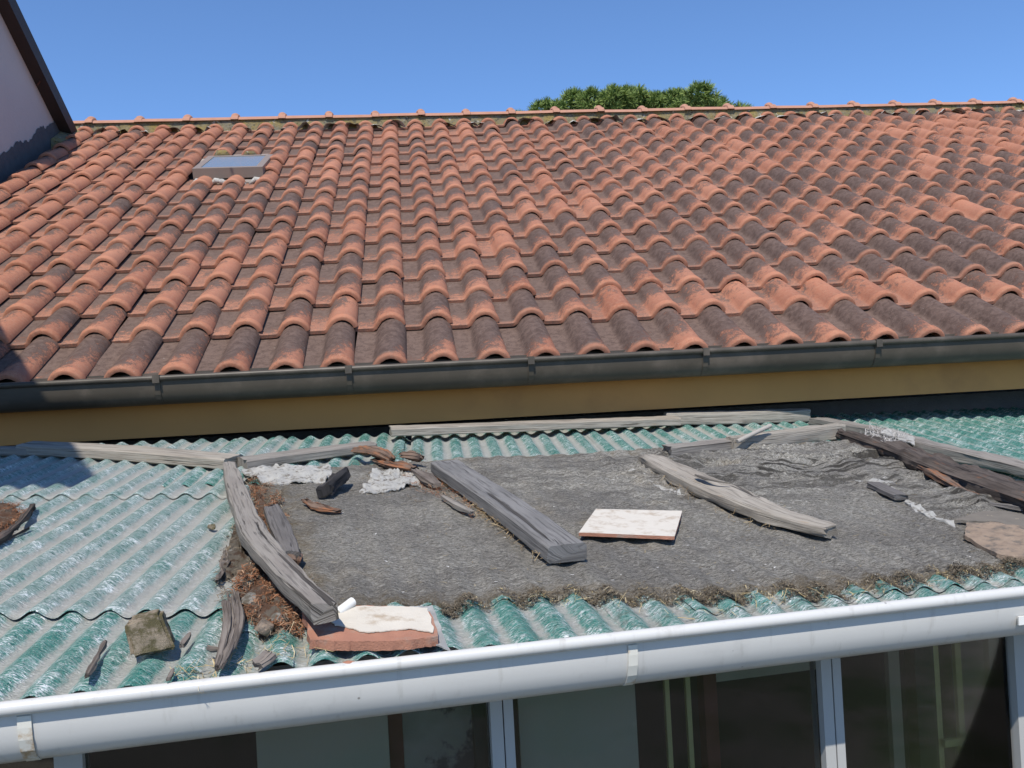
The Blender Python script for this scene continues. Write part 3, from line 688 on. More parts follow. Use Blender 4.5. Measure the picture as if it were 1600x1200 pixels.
# ---------------------------------------------------------------- draped sheets: felt, plaster, slabs
def resample(pts, n):
    L = [0]
    for a, b in zip(pts, pts[1:]): L.append(L[-1] + math.hypot(b[0] - a[0], b[1] - a[1]))
    out = []; k = 0
    for i in range(n + 1):
        s = L[-1] * i / n
        while k < len(pts) - 2 and s > L[k + 1]: k += 1
        t = (s - L[k]) / max(1e-9, L[k + 1] - L[k]); out.append((pts[k][0] + (pts[k + 1][0] - pts[k][0]) * t, pts[k][1] + (pts[k + 1][1] - pts[k][1]) * t))
    return out
def loft(name, bot, top, ns, nt, zfun, th, mat, rag=.004, h0=.012, smooth=True, parent=None, seed=0, edges=False, warp=0, side=None):
    B = resample([luv(*p, h0) for p in bot], ns); T = resample([luv(*p, h0) for p in top], ns); vs, fs, uvs, ed, cr_ = [], [], [], [], []
    for j in range(nt + 1):
        t = j / nt
        for i in range(ns + 1):
            s = i / ns; u = B[i][0] * (1 - t) + T[i][0] * t; v = B[i][1] * (1 - t) + T[i][1] * t
            eb = max(0, 1 - t * 12); et = max(0, 1 - (1 - t) * 12); el = max(0, 1 - s * 14); er = max(0, 1 - (1 - s) * 14)
            q = Vector((u * 26, v * 26, seed)); v += rag * (eb + et) * (fb(q, 1, 4) + .5 * noise.noise(q * 4)); u += rag * (el + er) * fb(q + Vector((5, 9, 2)), 1, 4)
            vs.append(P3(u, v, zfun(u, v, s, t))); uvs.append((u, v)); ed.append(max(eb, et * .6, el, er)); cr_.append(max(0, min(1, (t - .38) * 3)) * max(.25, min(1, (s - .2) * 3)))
    w = ns + 1
    for j in range(nt):
        for i in range(ns): fs.append((j * w + i, j * w + i + 1, (j + 1) * w + i + 1, (j + 1) * w + i))
    ring = [i for i in range(w)] + [j * w + ns for j in range(1, nt + 1)] + [nt * w + i for i in range(ns - 1, -1, -1)] + [j * w for j in range(nt - 1, 0, -1)]
    n = len(vs)
    for i in ring: vs.append(vs[i] - PN * th + (PU * U(-1, 1) + PV * U(-1, 1)) * th * .12); uvs.append(uvs[i]); ed.append(1); cr_.append(0)
    nside = len(fs)
    for k in range(len(ring)): k2 = (k + 1) % len(ring); fs.append((ring[k2], ring[k], n + k, n + k2))
    o = mesh(name, vs, fs, mat, parent, smooth, 40 if smooth else None, uvs)
    if side:
        o.data.materials.append(side)
        for k in range(nside, len(fs)): o.data.polygons[k].material_index = 1
    if edges: at = o.data.attributes.new('edge', 'FLOAT', 'POINT'); at.data.foreach_set('value', ed); at = o.data.attributes.new('crease_shade', 'FLOAT', 'POINT'); at.data.foreach_set('value', cr_)
    return o
def felt_z(u, v, s, t):
    k = .30 + .45 * max(0, 1 - t * 5); wr = max(0, min(1, (t - .30) * 2.2)) * max(0, min(1, (s - .12) * 3))
    z = .013 + .006 * noise.noise(Vector((u * 3, v * 3, 1)))
    z = z * (1 - k) + (surf(u, v) + .006) * k
    q = Vector((u * 3.2 + .6 * noise.noise(Vector((u * 4, v * 6, 8))), v * 10, 4))
    rid = 1 - abs(noise.noise(q)) * 2
    z += wr * (0.030 * max(0, rid) ** 2 + .004 * noise.noise(Vector((u * 11, v * 26, 7)))) + .0025 * noise.noise(Vector((u * 40, v * 40, 3)))
    return max(z, surf(u, v) + .003)
felt_bot = [(474, 945), (560, 948), (640, 940), (700, 944), (760, 934), (840, 927), (940, 926), (1040, 930), (1130, 928), (1220, 920), (1330, 916), (1430, 902), (1520, 890), (1640, 872)]
felt_top = [(402, 742), (470, 735), (560, 728), (640, 722), (720, 717), (860, 714), (1000, 712), (1080, 706), (1190, 700), (1270, 694), (1330, 692), (1395, 704), (1500, 762), (1640, 815)]
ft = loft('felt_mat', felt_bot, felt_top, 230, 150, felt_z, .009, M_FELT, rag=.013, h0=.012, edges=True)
tag(ft, 'large worn grey felt sheet spread over the green corrugated roof', 'felt sheet')
ft_inv = None
def felt_surface(u, v): return .022
def patch(name, label, cat, bot, top, mat, h=.021, th=.004, rag=.008, bumpz=.004, ns=30, nt=10, side=None, onfelt=False, group=None):
    sd = R() * 50
    def z(u, v, s, t):
        if onfelt: return felt_z(u, v, .5, .5) + .0030 + .007 * (fb((u * 24, v * 24, sd), 1, 4) + .25 * noise.noise(Vector((u * 90, v * 90, sd))))
        return h + bumpz * (noise.noise(Vector((u * 22, v * 22, sd))) + .4 * noise.noise(Vector((u * 70, v * 70, sd))))
    o = loft(name, bot, top, ns, nt, z, th, mat, rag=rag, h0=h, seed=sd, side=side); return tag(o, label, cat, group)
patch('plaster_patch', 'ragged white plaster patch along the upper left felt edge', 'plaster', [(418, 752), (460, 752), (505, 752), (520, 745)], [(376, 736), (430, 727), (480, 728), (512, 726)], M_PLASTER, .021, .005, .014, .006, 70, 24, onfelt=True)
patch('plaster_patch', 'ragged white plaster patch below the rotten red wood', 'plaster', [(560, 768), (610, 765), (655, 756)], [(585, 735), (620, 727), (645, 735)], M_PLASTER, .023, .004, .014, .006, 70, 24, onfelt=True)
patch('plaster_patch', 'white plaster smears on the upper part of the long warped board', 'plaster', [(1378, 676), (1405, 686), (1428, 694)], [(1384, 668), (1410, 675), (1430, 684)], M_PLASTER, .066, .004, .010, .005)
patch('plaster_strip', 'white crumbling strip along the left side of the split grey plank', 'plaster', [(1068, 768), (1030, 748), (975, 722)], [(1048, 767), (1005, 742), (960, 718)], M_PLASTER, .028, .006, .010, .005, 70, 24, onfelt=True)
patch('plaster_patch', 'white plaster patch above the short dark wood wedge', 'plaster', [(1372, 768), (1395, 766), (1404, 764)], [(1337, 745), (1360, 741), (1384, 744)], M_PLASTER, .026, .005, .012, .005, 70, 24, onfelt=True)
patch('plaster_strip', 'white plaster strip trailing below the short dark wood wedge', 'plaster', [(1412, 781), (1450, 804), (1492, 820)], [(1422, 778), (1455, 796), (1490, 812)], M_PLASTER, .026, .006, .010, .006, 70, 24, onfelt=True)
patch('ceramic_tile', 'cream rectangular tile with red clay edge lying on the grey felt', 'tile', [(904, 832), (1054, 838)], [(931, 795), (1066, 798)], M_WHITETILE, .036, .009, .0006, .0004, side=M_TERRA)
patch('stone_slab', 'rough tan stone slab on the felt at the right edge', 'stone slab', [(1506, 836), (1560, 865), (1650, 872)], [(1512, 818), (1560, 815), (1660, 835)], M_TANSTONE, .030, .010, .006, .006, 40, 16)
patch('slate_slab', 'dark slate piece with tan crust behind the tan stone slab', 'slab', [(1490, 812), (1550, 815), (1650, 838)], [(1530, 799), (1570, 797), (1660, 818)], M_SLATE, .030, .008, .008, .003, 30, 8)
patch('lead_flap', 'grey bent metal flap beside the broken terracotta slab', 'metal flap', [(664, 1003), (702, 1014)], [(640, 947), (676, 946)], M_LEAD, .014, .003, .004, .004)
def tslab_z(u, v, s, t): return .030 + .002 * noise.noise(Vector((u * 40, v * 40, 3)))
q = loft('terracotta_slab', [(484, 1000), (560, 1002), (640, 1001), (686, 993)], [(474, 955), (560, 946), (640, 948), (672, 955)], 44, 14, tslab_z, .018, M_TERRA, rag=.0035, h0=.03)
tag(q, 'broken terracotta slab lying across the corrugations by the white gutter', 'slab')
q = loft('paper_sheet', [(522, 975), (575, 987), (640, 981), (678, 987)], [(500, 950), (560, 946), (620, 947), (668, 948)], 44, 14, lambda u, v, s, t: 0.0335 + .0008 * noise.noise(Vector((u * 30, v * 30, 8))), 0.0022, M_CREAM, rag=.006, h0=.034)
tag(q, 'torn cream sheet lying on the broken terracotta slab', 'sheet')

# ---------------------------------------------------------------- boards and sticks
def board(name, label, cat, pts, w, t, mat, lift=.020, roll=0.0, taper=None, nz=.002, ragend=.01, seg=34, group=None, round_=.12, flip=False, parent=None, off=None):
    P = [low(p[0], p[1], lift + t / 2 + (p[2] if len(p) > 2 else 0)) for p in pts]
    L = [0]
    for a, b in zip(P, P[1:]): L.append(L[-1] + (b - a).length)
    def cr(i, tt):                                       # Catmull-Rom through the given points
        p0, p1, p2, p3 = P[max(i - 1, 0)], P[i], P[i + 1], P[min(i + 2, len(P) - 1)]
        return .5 * ((2 * p1) + (p2 - p0) * tt + (2 * p0 - 5 * p1 + 4 * p2 - p3) * tt ** 2 + (-p0 + 3 * p1 - 3 * p2 + p3) * tt ** 3)
    sp = []
    for s in range(seg + 1):
        d = L[-1] * s / seg; i = 0
        while i < len(P) - 2 and d > L[i + 1]: i += 1
        sp.append((cr(i, (d - L[i]) / (L[i + 1] - L[i])), d))
    sd = R() * 100; c = round_
    sec = [(-.5, -.5 + c), (-.5, -.1), (-.5, .2), (-.5, .5 - c), (-.5 + c * .6, .5), (-.25, .5), (0, .5), (.25, .5), (.5 - c * .6, .5), (.5, .5 - c), (.5, .2), (.5, -.1), (.5, -.5 + c), (.5 - c * .6, -.5), (.2, -.5), (-.2, -.5), (-.5 + c * .6, -.5)]
    K = len(sec); per = 2 * (w + t); vs, fs, uvs = [], [], []
    for s, (p, d) in enumerate(sp):
        tan = (sp[min(s + 1, seg)][0] - sp[max(s - 1, 0)][0]).normalized(); side = tan.cross(PN).normalized(); up = side.cross(tan)
        side, up = side * math.cos(roll) + up * math.sin(roll), up * math.cos(roll) - side * math.sin(roll)
        f = s / seg; tw = 1.0
        if taper: k = f * (len(taper) - 1); i = min(int(k), len(taper) - 2); tw = taper[i] * (1 - (k - i)) + taper[i + 1] * (k - i)
        for k, (a, b) in enumerate(sec):
            q = p + side * (a * w * tw) + up * (b * t * (.5 + .5 * tw))
            e = (fb(q * 1 + Vector((sd, 0, 0)), 14, 4)) * nz + noise.noise(Vector((k * 1.7, sd, d * 6))) * nz * .8
            q = q + (side * a + up * b).normalized() * e
            if s in (0, seg): q = q + tan * (ragend * (noise.noise(Vector((k * .8, sd, s))) + .5 * noise.noise(Vector((k * 2.3, sd, s)))) )
            vs.append(q); uvs.append((d, k / K * per))
    for s in range(seg):
        for k in range(K): fs.append((s * K + k, s * K + (k + 1) % K, (s + 1) * K + (k + 1) % K, (s + 1) * K + k))
    fs += [tuple(range(K))[::-1], tuple(range(seg * K, seg * K + K))]
    me_ = bpy.data.meshes.new(name); me_.from_pydata(vs, [], fs); lay = me_.uv_layers.new(name='UVMap')
    for p in me_.polygons:
        idx = [me_.loops[li].vertex_index for li in p.loop_indices]; wrap = len(idx) == 4 and {i % K for i in idx} == {0, K - 1}
        for li in p.loop_indices:
            vi = me_.loops[li].vertex_index; x_, y_ = uvs[vi]
            if wrap and vi % K == 0: y_ = per
            lay.data[li].uv = (x_, y_)
    o = finish(name, me_, mat, parent, True, 32)
    bm = bmesh.new(); bm.from_mesh(me_); bmesh.ops.recalc_face_normals(bm, faces=bm.faces); bm.to_mesh(me_); bm.free()
    return tag(o, label, cat, group) if label else o
WG = 'weathered boards on the lean-to roof'
board('wooden_board', 'straight grey board at the upper left, half in the shade, below the fascia', 'board', [(40, 700), (200, 708), (365, 722)], .105, .040, M_WOODB, .012, group=WG)
board('wooden_board', 'narrow board end in the shadow at the far left under the fascia', 'board', [(-60, 704), (48, 705)], .05, .03, M_WOOD, .012, group=WG)
board('wooden_board', 'bent grey board running down from the corner of the straight board to the terracotta slab', 'board', [(358, 728, .02), (372, 775, .02), (398, 838, .022), (438, 888, .024), (478, 930, .03), (508, 958, .045)], .052, .034, M_WOOD, .014, taper=[.75, 1, 1.15, 1.25, 1.1, .9], group=WG, nz=.004)
board('wooden_board', 'short grey board tapering towards the rotten red wood', 'board', [(378, 724), (480, 710), (582, 697)], .09, .034, M_WOOD, .014, taper=[1, .95, .8], group=WG)
board('wooden_board', 'short dark board standing beside the bent board on the litter', 'board', [(424, 795, .01), (440, 830, .012), (456, 868, .01)], .052, .022, M_WOODD, .022, taper=[.8, 1, .7], group=WG, ragend=.03)
bm_ = board('wooden_beam', 'thick square slate grey beam lying across the middle of the felt', 'beam', [(695, 729), (790, 793), (886, 864)], .100, .043, M_BEAM, .022, group=WG, nz=.002, ragend=.003)
board('wooden_plank', 'split grey plank with a frayed foot right of the cream tile', 'plank', [(1010, 715), (1085, 752), (1180, 793), (1240, 815), (1298, 830)], .105, .034, M_WOODB, .022, taper=[.6, .95, 1.1, 1.15, .85, .45], group=WG, nz=.006, ragend=.03)
board('wood_splinter', 'pale splinter lifting from the split grey plank', 'splinter', [(1088, 742, .03), (1112, 750, .036), (1140, 755, .034)], .022, .005, M_WOODB, .034, taper=[.7, 1, .3])
board('wooden_board', 'longest board, lying against the fascia above the middle corrugations', 'board', [(610, 674), (840, 665), (1058, 657)], .085, .034, M_WOODB, .026, group=WG, nz=.003)
board('wooden_board', 'pale board on edge behind the long board, below the fascia on the right', 'board', [(1040, 654), (1150, 652), (1262, 648)], .05, .056, M_WOODB, .012, group=WG)
board('wooden_board', 'short dark board end below the pale board on edge', 'board', [(1042, 705), (1100, 699), (1155, 692)], .06, .042, M_WOOD, .016, group=WG, ragend=.02)
board('wooden_board', 'thick grey board crossed by the shadow of the stick', 'board', [(1140, 694), (1225, 684), (1312, 673)], .06, .060, M_WOODB, .012, group=WG, nz=.003, taper=[.8, 1, 1])
board('wooden_board', 'long warped grey board descending to the right edge of the roof', 'board', [(1272, 658), (1370, 676), (1450, 699), (1530, 717), (1650, 748)], .085, .042, M_WOOD, .016, group=WG, nz=.006, taper=[.8, 1, 1.05, 1, .7])
board('rotten_log', 'dark rotten log with red streaks along the right felt edge', 'log', [(1312, 678), (1400, 706), (1470, 733), (1540, 757), (1660, 800)], .115, .062, M_ROT, .012, nz=.011, taper=[.35, .7, 1, 1.1, 1], seg=60, round_=.3, ragend=.03)
board('bark_strip', 'reddish bark strip splitting from the rotten log', 'bark', [(1392, 701, .01), (1450, 735, .012), (1500, 765, .006), (1540, 780)], .035, .018, M_ROTR, .02, nz=.006, taper=[.6, 1, .8, .3], ragend=.03)
board('wood_wedge', 'short dark wood wedge lying across the white plaster on the felt', 'wedge', [(1366, 757), (1388, 768), (1408, 777)], .045, .016, M_WOODD, .024, nz=.003, ragend=.01)
board('wood_splinter', 'dark thin splinter on the felt below the rotten log', 'splinter', [(1530, 785), (1570, 790), (1630, 800)], .02, .012, M_WOODD, .022, nz=.003, taper=[.3, 1, .7])
board('wood_splinter', 'grey brown splinter along the left side of the slate beam', 'splinter', [(690, 776), (715, 790), (738, 801)], .022, .012, M_WOOD, .022, nz=.004, taper=[.4, 1, .6])
board('wood_splinter', 'short brown splinter at the top of the slate beam', 'splinter', [(648, 735), (665, 746), (682, 758)], .045, .018, M_BARK, .024, nz=.006, taper=[.6, 1, .6])
st = MB().tube([low(1152, 690, .06), low(1180, 676, .085), low(1204, 665, .105)], .0085, 10).build('stick', M_TWIG, None, True, 40); tag(st, 'thin pale stick leaning on the thick grey board', 'stick')
rt = [('rotten_wood', 'red rotten wood chunk at the tip of the tapering board', [(555, 703, .01), (585, 705, .02), (612, 720, .005)], .06, .03, M_ROTR),
      ('rotten_wood', 'small red rotten wood chunk beside the top of the slate beam', [(630, 712, .015), (643, 712, .02), (655, 716, .01)], .045, .028, M_ROTR),
      ('rotten_wood', 'flat rotten wood strip linking the two red chunks', [(585, 718), (615, 727), (648, 734)], .05, .014, M_ROTR),
      ('rotten_wood', 'pale orange rotten piece under the short dark board', [(438, 850), (452, 865), (462, 880)], .045, .02, M_ROTR),
      ('rotten_wood', 'brown bark piece on the felt below the charred chunk', [(478, 783), (500, 793), (528, 798)], .03, .010, M_ROTR)]
for nm, lb, pts, w, t, mt in rt: board(nm, lb, 'rotten wood', pts, w, t, mt, .02, nz=.011, ragend=.03, round_=.3, taper=[.5, 1, .9, .5])
board('charred_wood', 'black charred wood chunk on the upper left felt', 'charred wood', [(508, 766, .0), (522, 753, .010), (533, 742, .014)], .052, .036, M_CHAR, .02, nz=.010, ragend=.03, roll=.4, seg=12)
bs = []
for k in range(8):
    o_ = (k - 3.5) * 3.6; bs.append(([(360 + o_ * .9, 930 + U(-14, 10), .008 + U(0, .008)), (365 + o_, 968, .012 + U(0, .008)), (357 + o_ * .9, 1006, .010 + U(0, .006)), (343 + o_ * .5, 1036 + U(-8, 9), .004)], U(.006, .012)))
bk = empty('bark_bundle'); tag(bk, 'bundle of grey fibrous bark strips left of the terracotta slab', 'bark')
for pts, w in bs: board('bark_strip', None, None, pts, w, .008, M_BARK, .006, nz=.003, taper=[.4, 1, 1, .4], ragend=.02, round_=.3, parent=bk)
board('bark_strip', 'dark bark sliver lying in a corrugation left of the stone', 'bark', [(163, 1005), (150, 1030), (136, 1056)], .011, .008, M_BARK, .004, nz=.004, taper=[.8, 1, .3], ragend=.02)
board('bark_strip', 'tiny bark sliver right of the stone', 'bark', [(296, 991), (290, 1000), (284, 1009)], .010, .008, M_BARK, .006, nz=.003, taper=[.6, 1, .6])
board('bark_strip', 'tiny dark bark sliver near the gutter below the stone', 'bark', [(270, 1046), (267, 1053), (263, 1061)], .008, .006, M_BARK, .004, nz=.003, taper=[.6, 1, .6])
board('bark_strip', 'curled bark bit beside the bark bundle', 'bark', [(326, 1011), (333, 1014), (341, 1014)], .010, .006, M_BARK, .006, nz=.006, taper=[.6, 1, .5])
board('wood_stump', 'small knotty grey wood stump beside the gutter', 'wood stump', [(402, 1038, .002), (411, 1032, .004), (420, 1024, .004)], .026, .016, M_BARK, .006, nz=.006, round_=.3, ragend=.012)
board('bark_strip', 'dark twig reaching in from the litter at the left edge', 'bark', [(-10, 848), (25, 822), (52, 790)], .02, .014, M_ROT, .02, nz=.006, taper=[1, .8, .4])
board('bark_strip', 'thin dark twig below the litter at the left edge', 'bark', [(-10, 852), (20, 838), (46, 825)], .012, .010, M_ROT, .012, nz=.004, taper=[1, .8, .3])
board('bark_strip', 'grey bark strand on the litter left of the bent board', 'bark', [(340, 905), (350, 885), (352, 862)], .020, .008, M_BARK, .01, nz=.008, taper=[.5, 1, .4], ragend=.03)
pp = MB(); a, b = low(527, 958, .032), low(551, 940, .042); pp.tube([a, b, b + (a - b) * .12, a], [.0095, .0095, .0075, .0075], 14); o = pp.build('pipe', M_PIPEW, None, True, 40); tag(o, 'short white plastic pipe end behind the torn cream sheet', 'pipe')
M_SOILM = plain('crumbling_mortar', (.34, .32, .28), .95, .4, 70, .006, c2=(.17, .145, .11), patch=(.46, .58))
# the stone
def rock(name, label, cat, c, size, mat, sd, cuts=7, parent=None):
    bm = bmesh.new(); bmesh.ops.create_icosphere(bm, subdivisions=4, radius=1); rnd = random.Random(sd)
    planes = [(Vector((rnd.gauss(0, 1), rnd.gauss(0, 1), rnd.gauss(0, 1))).normalized(), rnd.uniform(.55, .8)) for _ in range(cuts)]
    for v in bm.verts:
        for n_, d in planes:
            k = v.co.dot(n_) - d
            if k > 0: v.co -= n_ * k
        v.co += v.normal * (.05 * fb(v.co + Vector((sd, 0, 0)), 3, 4))
        v.co = Vector((v.co.x * size[0], v.co.y * size[1], v.co.z * size[2]))
        v.co = c + PU * v.co.x + PV * v.co.y + PN * v.co.z
    me_ = bpy.data.meshes.new(name); bm.to_mesh(me_); bm.free(); o = finish(name, me_, mat, parent, True, 30); return tag(o, label, cat)
def brick_stone(px_base, px_top):
    base = [low(*p, .004) for p in px_base]; return base
# squared stone seen as a leaning block: built from six corners, then roughened
bm = bmesh.new()
sb = low(228, 1026, .0); fr = lambda x, y, z: sb + PU * x + PV * y + PN * z
cor = [fr(-.018, -.020, .004), fr(.052, .012, .004), fr(.030, .075, .004), fr(-.042, .040, .004), fr(-.034, -.004, .064), fr(.024, .020, .074), fr(.016, .066, .068), fr(-.040, .048, .060)]
vv = [bm.verts.new(p) for p in cor]
for f in ((3, 2, 1, 0), (4, 5, 6, 7), (0, 1, 5, 4), (1, 2, 6, 5), (2, 3, 7, 6), (3, 0, 4, 7)): bm.faces.new([vv[i] for i in f])
bmesh.ops.bevel(bm, geom=list(bm.edges), offset=.006, segments=2, affect='EDGES')
bmesh.ops.subdivide_edges(bm, edges=list(bm.edges), cuts=5, use_grid_fill=True)
bm.normal_update()
for v in bm.verts: v.co += v.normal * (.0045 * fb(v.co, 30, 5) + .003 * fb(v.co, 12, 2))
me_ = bpy.data.meshes.new('stone'); bm.to_mesh(me_); bm.free(); tag(finish('stone', me_, M_STONE, None, True, 50), 'squarish mossy stone standing on the green corrugated sheet at lower left', 'stone')
rock('pebble', 'small dark pebble on the green sheet left of the bent board', 'pebble', low(331, 823, .010), (.012, .012, .009), M_STONE, 3)
rock('stone_bit', 'pale hollow mortar lump left of the terracotta slab', 'mortar lump', low(436, 968, .016), (.020, .022, .013), M_SOILM, 12)
rock('stone_bit', 'round brown mortar lump under the bark litter by the slab', 'mortar lump', low(413, 980, .018), (.018, .022, .016), M_TANSTONE, 14)
rock('stone_bit', 'grey mortar lump amid the red litter beside the bent board', 'mortar lump', low(392, 935, .012), (.022, .034, .010), M_SOILM, 17)
rock('stone_bit', 'small grey mortar lump in the litter below the board corner', 'mortar lump', low(366, 865, .010), (.02, .034, .010), M_SOILM, 19)
rock('stone_bit', 'tiny terracotta crumb in the gutter side corrugation', 'crumb', low(546, 1036, .004), (.012, .008, .006), M_TERRA, 22)

# ---------------------------------------------------------------- litter, straw and moss
def inpoly(x, y, poly):
    c = False
    for i in range(len(poly)):
        x1, y1 = poly[i]; x2, y2 = poly[i - 1]
        if (y1 > y) != (y2 > y) and x < (x2 - x1) * (y - y1) / (y2 - y1) + x1: c = not c
    return c
def scatter(name, polys, n, mat, lmin, lmax, wd, hmax, lay=1.0, hbase=None, curl=.3, clump=0):
    """Bits of litter: thin bent strips dropped at random inside outlines on the lean-to roof."""
    vs, fs, tn = [], [], []
    for poly_px, share in polys:
        poly = [luv(*p, .012) for p in poly_px]; xs = [p[0] for p in poly]; ys = [p[1] for p in poly]; k = 0; tries = 0
        while k < n * share and tries < n * 40:
            tries += 1; u, v = U(min(xs), max(xs)), U(min(ys), max(ys))
            if not inpoly(u, v, poly): continue
            if clump and noise.noise(Vector((u * clump, v * clump, 5))) < U(-.35, .25): continue
            z = (surf(u, v) if hbase is None else hbase) + .002 + hmax * R() * max(.1, .5 + noise.noise(Vector((u * 14, v * 14, 2))))
            L_ = U(lmin, lmax); a = U(0, 2 * math.pi); el = random.gauss(0, .3) * lay; d = (PU * math.cos(a) + PV * math.sin(a)) * math.cos(el) + PN * math.sin(el)
            s = d.cross(PN + PU * U(-.6, .6) + PV * U(-.6, .6)).normalized() * wd * U(.5, 1.3); c = P3(u, v, z); b = (d.cross(s).normalized() * U(-1, 1) + s.normalized() * U(-1, 1)) * L_ * curl
            m = len(vs); vs += [c - d * L_ / 2 - s, c - d * L_ / 2 + s, c + b - s, c + b + s, c + d * L_ / 2 - s * .4, c + d * L_ / 2 + s * .4]
            fs += [(m, m + 1, m + 3, m + 2), (m + 2, m + 3, m + 5, m + 4)]; tn += [min(1, max(0, random.gauss(.45, .25)))] * 6; k += 1
    o = mesh(name, vs, fs, mat); at = o.data.attributes.new('tone', 'FLOAT', 'POINT'); at.data.foreach_set('value', tn); o['kind'] = 'stuff'; return o
gap = [(385, 742), (430, 738), (448, 790), (470, 870), (520, 950), (480, 965), (470, 985), (440, 995), (405, 990), (395, 975), (375, 960), (352, 1000), (335, 905), (350, 850), (372, 800)]
lumps = []
def mound(name, label, outline, mat, hgt, n=26, sd=0):
    c = luv(sum(p[0] for p in outline) / len(outline), sum(p[1] for p in outline) / len(outline), .01); ring = resample([luv(*p, .01) for p in outline + outline[:1]], 48)[:-1]
    vs, fs = [], []; K = 48; J = 12
    for j in range(J + 1):
        f = j / J
        for (u, v) in ring:
            uu, vv_ = c[0] + (u - c[0]) * f, c[1] + (v - c[1]) * f
            h = hgt * (1 - f ** 2) * (.55 + .9 * abs(fb((uu * 22, vv_ * 22, sd), 1, 4))) + .008 * fb((uu * 70, vv_ * 70, sd), 1, 3) - .004 * f
            vs.append(P3(uu, vv_, max(surf(uu, vv_), -.004) * (.4 + .6 * f) + h))
    for j in range(J):
        for k in range(K): fs.append((j * K + k, j * K + (k + 1) % K, (j + 1) * K + (k + 1) % K, (j + 1) * K + k))
    o = mesh(name, vs, fs, mat, None, True); o['kind'] = 'stuff'; return o
M_SOILR = plain('red_litter_soil', (.19, .105, .065), .97, .45, 60, .012, c2=(.24, .20, .155), patch=(.46, .6))
M_SOILG = plain('grey_litter_soil', (.21, .18, .14), .97, .4, 60, .012, c2=(.12, .075, .05), patch=(.5, .62))
mound('red_litter', None, [(388, 750), (425, 742), (440, 790), (452, 850), (468, 880), (440, 900), (415, 870), (398, 830)], M_SOILR, .022, sd=2)
mound('grey_litter', None, [(352, 845), (372, 800), (392, 850), (425, 900), (400, 905), (370, 890), (335, 912)], M_SOILG, .022, sd=6)
mound('red_litter', None, [(372, 900), (405, 892), (440, 915), (480, 955), (470, 985), (440, 990), (405, 985), (392, 970), (372, 950), (362, 925)], M_SOILR, .024, sd=9)
mound('red_litter', None, [(-60, 785), (20, 782), (50, 795), (25, 825), (-10, 852), (-60, 870)], M_SOILR, .02, sd=12)
scatter('red_litter', [([(388, 750), (425, 742), (448, 800), (465, 880), (440, 905), (410, 870), (395, 820)], .4), ([(372, 895), (405, 885), (450, 920), (485, 960), (470, 985), (405, 985), (385, 960), (362, 925)], .5), ([(-20, 785), (20, 782), (48, 797), (20, 825), (-10, 855)], .18)], 4200, M_LITR, .008, .028, .0009, .022)
scatter('grey_litter', [(gap, .7), ([(545, 725), (600, 700), (660, 700), (700, 770), (660, 790), (560, 770)], .3)], 2600, M_LITG, .010, .034, .0010, .014)
scatter('red_litter', [([(630, 745), (700, 740), (760, 800), (740, 820), (680, 780), (640, 770)], 1)], 500, M_LITR, .008, .024, .0009, .006, hbase=.022)
scatter('straw', [([(740, 800), (760, 800), (880, 880), (860, 892), (800, 860)], .35), ([(690, 755), (720, 770), (800, 840), (770, 830)], .3), ([(1000, 735), (1060, 765), (1220, 835), (1190, 838), (1080, 790)], .25)], 330, litter('brown_straw', (.14, .10, .06), (.26, .19, .11), (.42, .33, .2)), .012, .05, .0008, .006, hbase=.023, curl=.4)
scatter('straw', [([(400, 960), (540, 1000), (500, 1022), (400, 1032)], .4), ([(260, 1025), (420, 1005), (410, 1032), (270, 1056)], .4), ([(860, 930), (1300, 925), (1500, 890), (1500, 910), (1100, 965)], .6)], 130, M_STRAW, .02, .075, .0007, .004, curl=.35)
edge_low = [(690, 932), (760, 926), (940, 918), (1130, 920), (1330, 908), (1520, 884), (1640, 868), (1640, 884), (1520, 903), (1440, 915), (1330, 930), (1130, 938), (940, 936), (840, 938), (760, 946), (690, 956)]
scatter('moss_edge', [(edge_low, 1)], 9000, litter('dark_moss', (.045, .038, .03), (.13, .105, .075), (.27, .23, .17)), .004, .014, .0009, .017, clump=9)
scatter('moss_edge', [(edge_low, 1)], 650, M_STRAW, .005, .018, .0006, .018, clump=8)
felt_poly = [(480, 940), (700, 940), (940, 920), (1330, 912), (1600, 875), (1600, 800), (1390, 705), (1000, 715), (640, 725), (430, 745)]
def felt_bits(name, n, mat, lmin, lmax, wd):
    me_ = ft.data; fs_ = me_.polygons; N = 230 * 150; vs, fs, tn = [], [], []
    for _ in range(n):
        p = fs_[random.randrange(N)]; L_ = U(lmin, lmax); a = U(0, 6.28); d = PU * math.cos(a) + PV * math.sin(a) * .6 + PN * U(-.05, .25); s = d.cross(PN).normalized() * wd; c = p.center + PN * .0015
        m = len(vs); b = s.normalized() * L_ * U(-.25, .25); vs += [c - d * L_ / 2 - s, c - d * L_ / 2 + s, c + b - s, c + b + s, c + d * L_ / 2 - s * .4, c + d * L_ / 2 + s * .4]
        fs += [(m, m + 1, m + 3, m + 2), (m + 2, m + 3, m + 5, m + 4)]; tn += [R()] * 6
    o = mesh(name, vs, fs, mat); at = o.data.attributes.new('tone', 'FLOAT', 'POINT'); at.data.foreach_set('value', tn); o['kind'] = 'stuff'
felt_bits('felt_fibre', 9000, litter('felt_fibres', (.05, .047, .042), (.20, .19, .17), (.34, .32, .29)), .004, .016, .0005)
felt_bits('straw', 350, M_STRAW, .006, .022, .0006)
felt_bits('plaster_crumb', 160, litter('white_crumbs', (.5, .48, .44), (.6, .58, .54), (.7, .68, .64)), .004, .010, .0018)
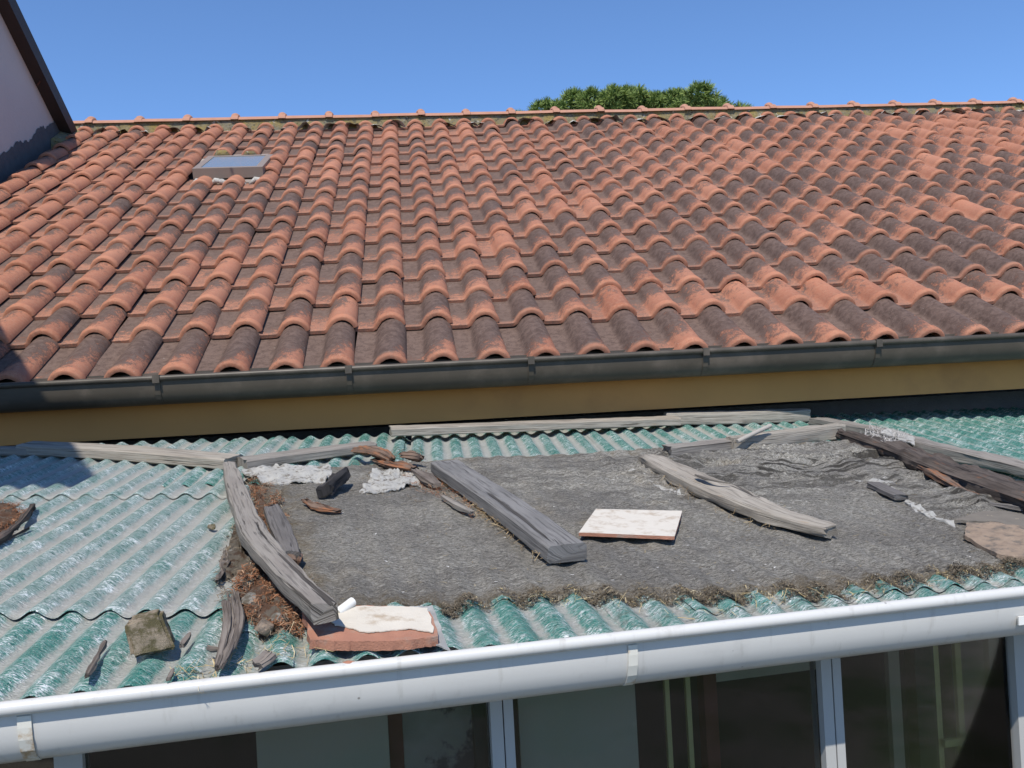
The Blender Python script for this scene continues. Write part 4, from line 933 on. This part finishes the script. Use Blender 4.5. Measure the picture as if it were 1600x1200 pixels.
# fluffy grey tuft between board and log
scatter('fluff_tuft', [([(1345, 690), (1385, 686), (1425, 700), (1410, 716), (1375, 712)], 1)], 1100, litter('grey_fluff', (.30, .28, .26), (.48, .45, .42), (.66, .63, .60)), .02, .055, .0009, .05, curl=.5, hbase=.03)

# ---------------------------------------------------------------- stone pine behind the ridge
pine = empty('pine_tree', (0, 0, 0)); tag(pine, 'broad green umbrella pine crown showing above the tiled ridge', 'tree')
PC = at_depth(968, 300, 34); cx, cy = PC.x, 34.0; ztop = at_depth(985, 136, 34).z
rx = (at_depth(1135, 178, 34).x - at_depth(825, 178, 34).x) / 2 * .94
MB().tube([(cx + .3, cy, 0), (cx + .1, cy, 2.5), (cx - .1, cy, 5.5), (cx, cy, ztop - 3.4)], [.38, .32, .27, .22], 10).build('trunk', M_BARK, pine, True)
lm = MB()
for k in range(9):
    a = k / 9 * 6.28 + U(-.2, .2); lm.tube([(cx, cy, ztop - 4.0 + U(-.5, .5)), (cx + rx * .4 * math.cos(a), cy + rx * .4 * math.sin(a), ztop - 2.9), (cx + rx * .8 * math.cos(a), cy + rx * .8 * math.sin(a), ztop - 2.0)], [.14, .10, .04], 6)
lm.build('limb', M_BARK, pine, True)
vs, fs, tn = [], [], []
bumps = [(U(-1, 1), U(-1, 1), U(.2, .45)) for _ in range(26)]
def tuft(c, r, n, out):
    t0 = U(.0, .55)
    for _ in range(n):
        d = (Vector((random.gauss(0, 1), random.gauss(0, 1), random.gauss(.25, .9))) + out * .9).normalized(); L_ = r * U(.65, 1.15)
        s = d.cross(Vector((U(-1, 1), U(-1, 1), U(-1, 1)))).normalized() * U(.012, .022); m = len(vs)
        vs.extend([c - s, c + s, c + d * L_ + s * .3, c + d * L_ - s * .3]); fs.append((m, m + 1, m + 2, m + 3)); k = min(1, max(0, t0 + U(-.1, .45))); tn.extend([k] * 4)
crown_h = ztop - at_depth(985, 205, 34).z
cl = []
for i in range(15):
    fx = -1.12 + 2.24 * i / 14
    for fy in (-.45, .15, .6):
        cl.append(Vector((fx + U(-.05, .05), fy + U(-.1, .1), max(-.2, (1 - abs(fx) ** 2.0) * (.92 - .35 * abs(fy)) + U(-.24, .10)))))
for c0 in cl + [Vector((U(-.95, .95), U(-.9, .9), U(-.35, .35))) for _ in range(12)]:
    rr = U(.22, .32) * rx * .52; cc = Vector((cx + c0.x * rx, cy + c0.y * rx, ztop - crown_h * .72 + c0.z * crown_h * .60 - .50))
    for _ in range(64):
        d = Vector((random.gauss(0, 1), random.gauss(0, 1), random.gauss(.3, 1))).normalized(); tuft(cc + Vector((d.x * rr, d.y * rr, d.z * rr * .8)) * U(.6, 1), .26, 34, d)
o = mesh('crown', vs, fs, M_NEEDLE, pine); at = o.data.attributes.new('tone', 'FLOAT', 'POINT'); at.data.foreach_set('value', tn)
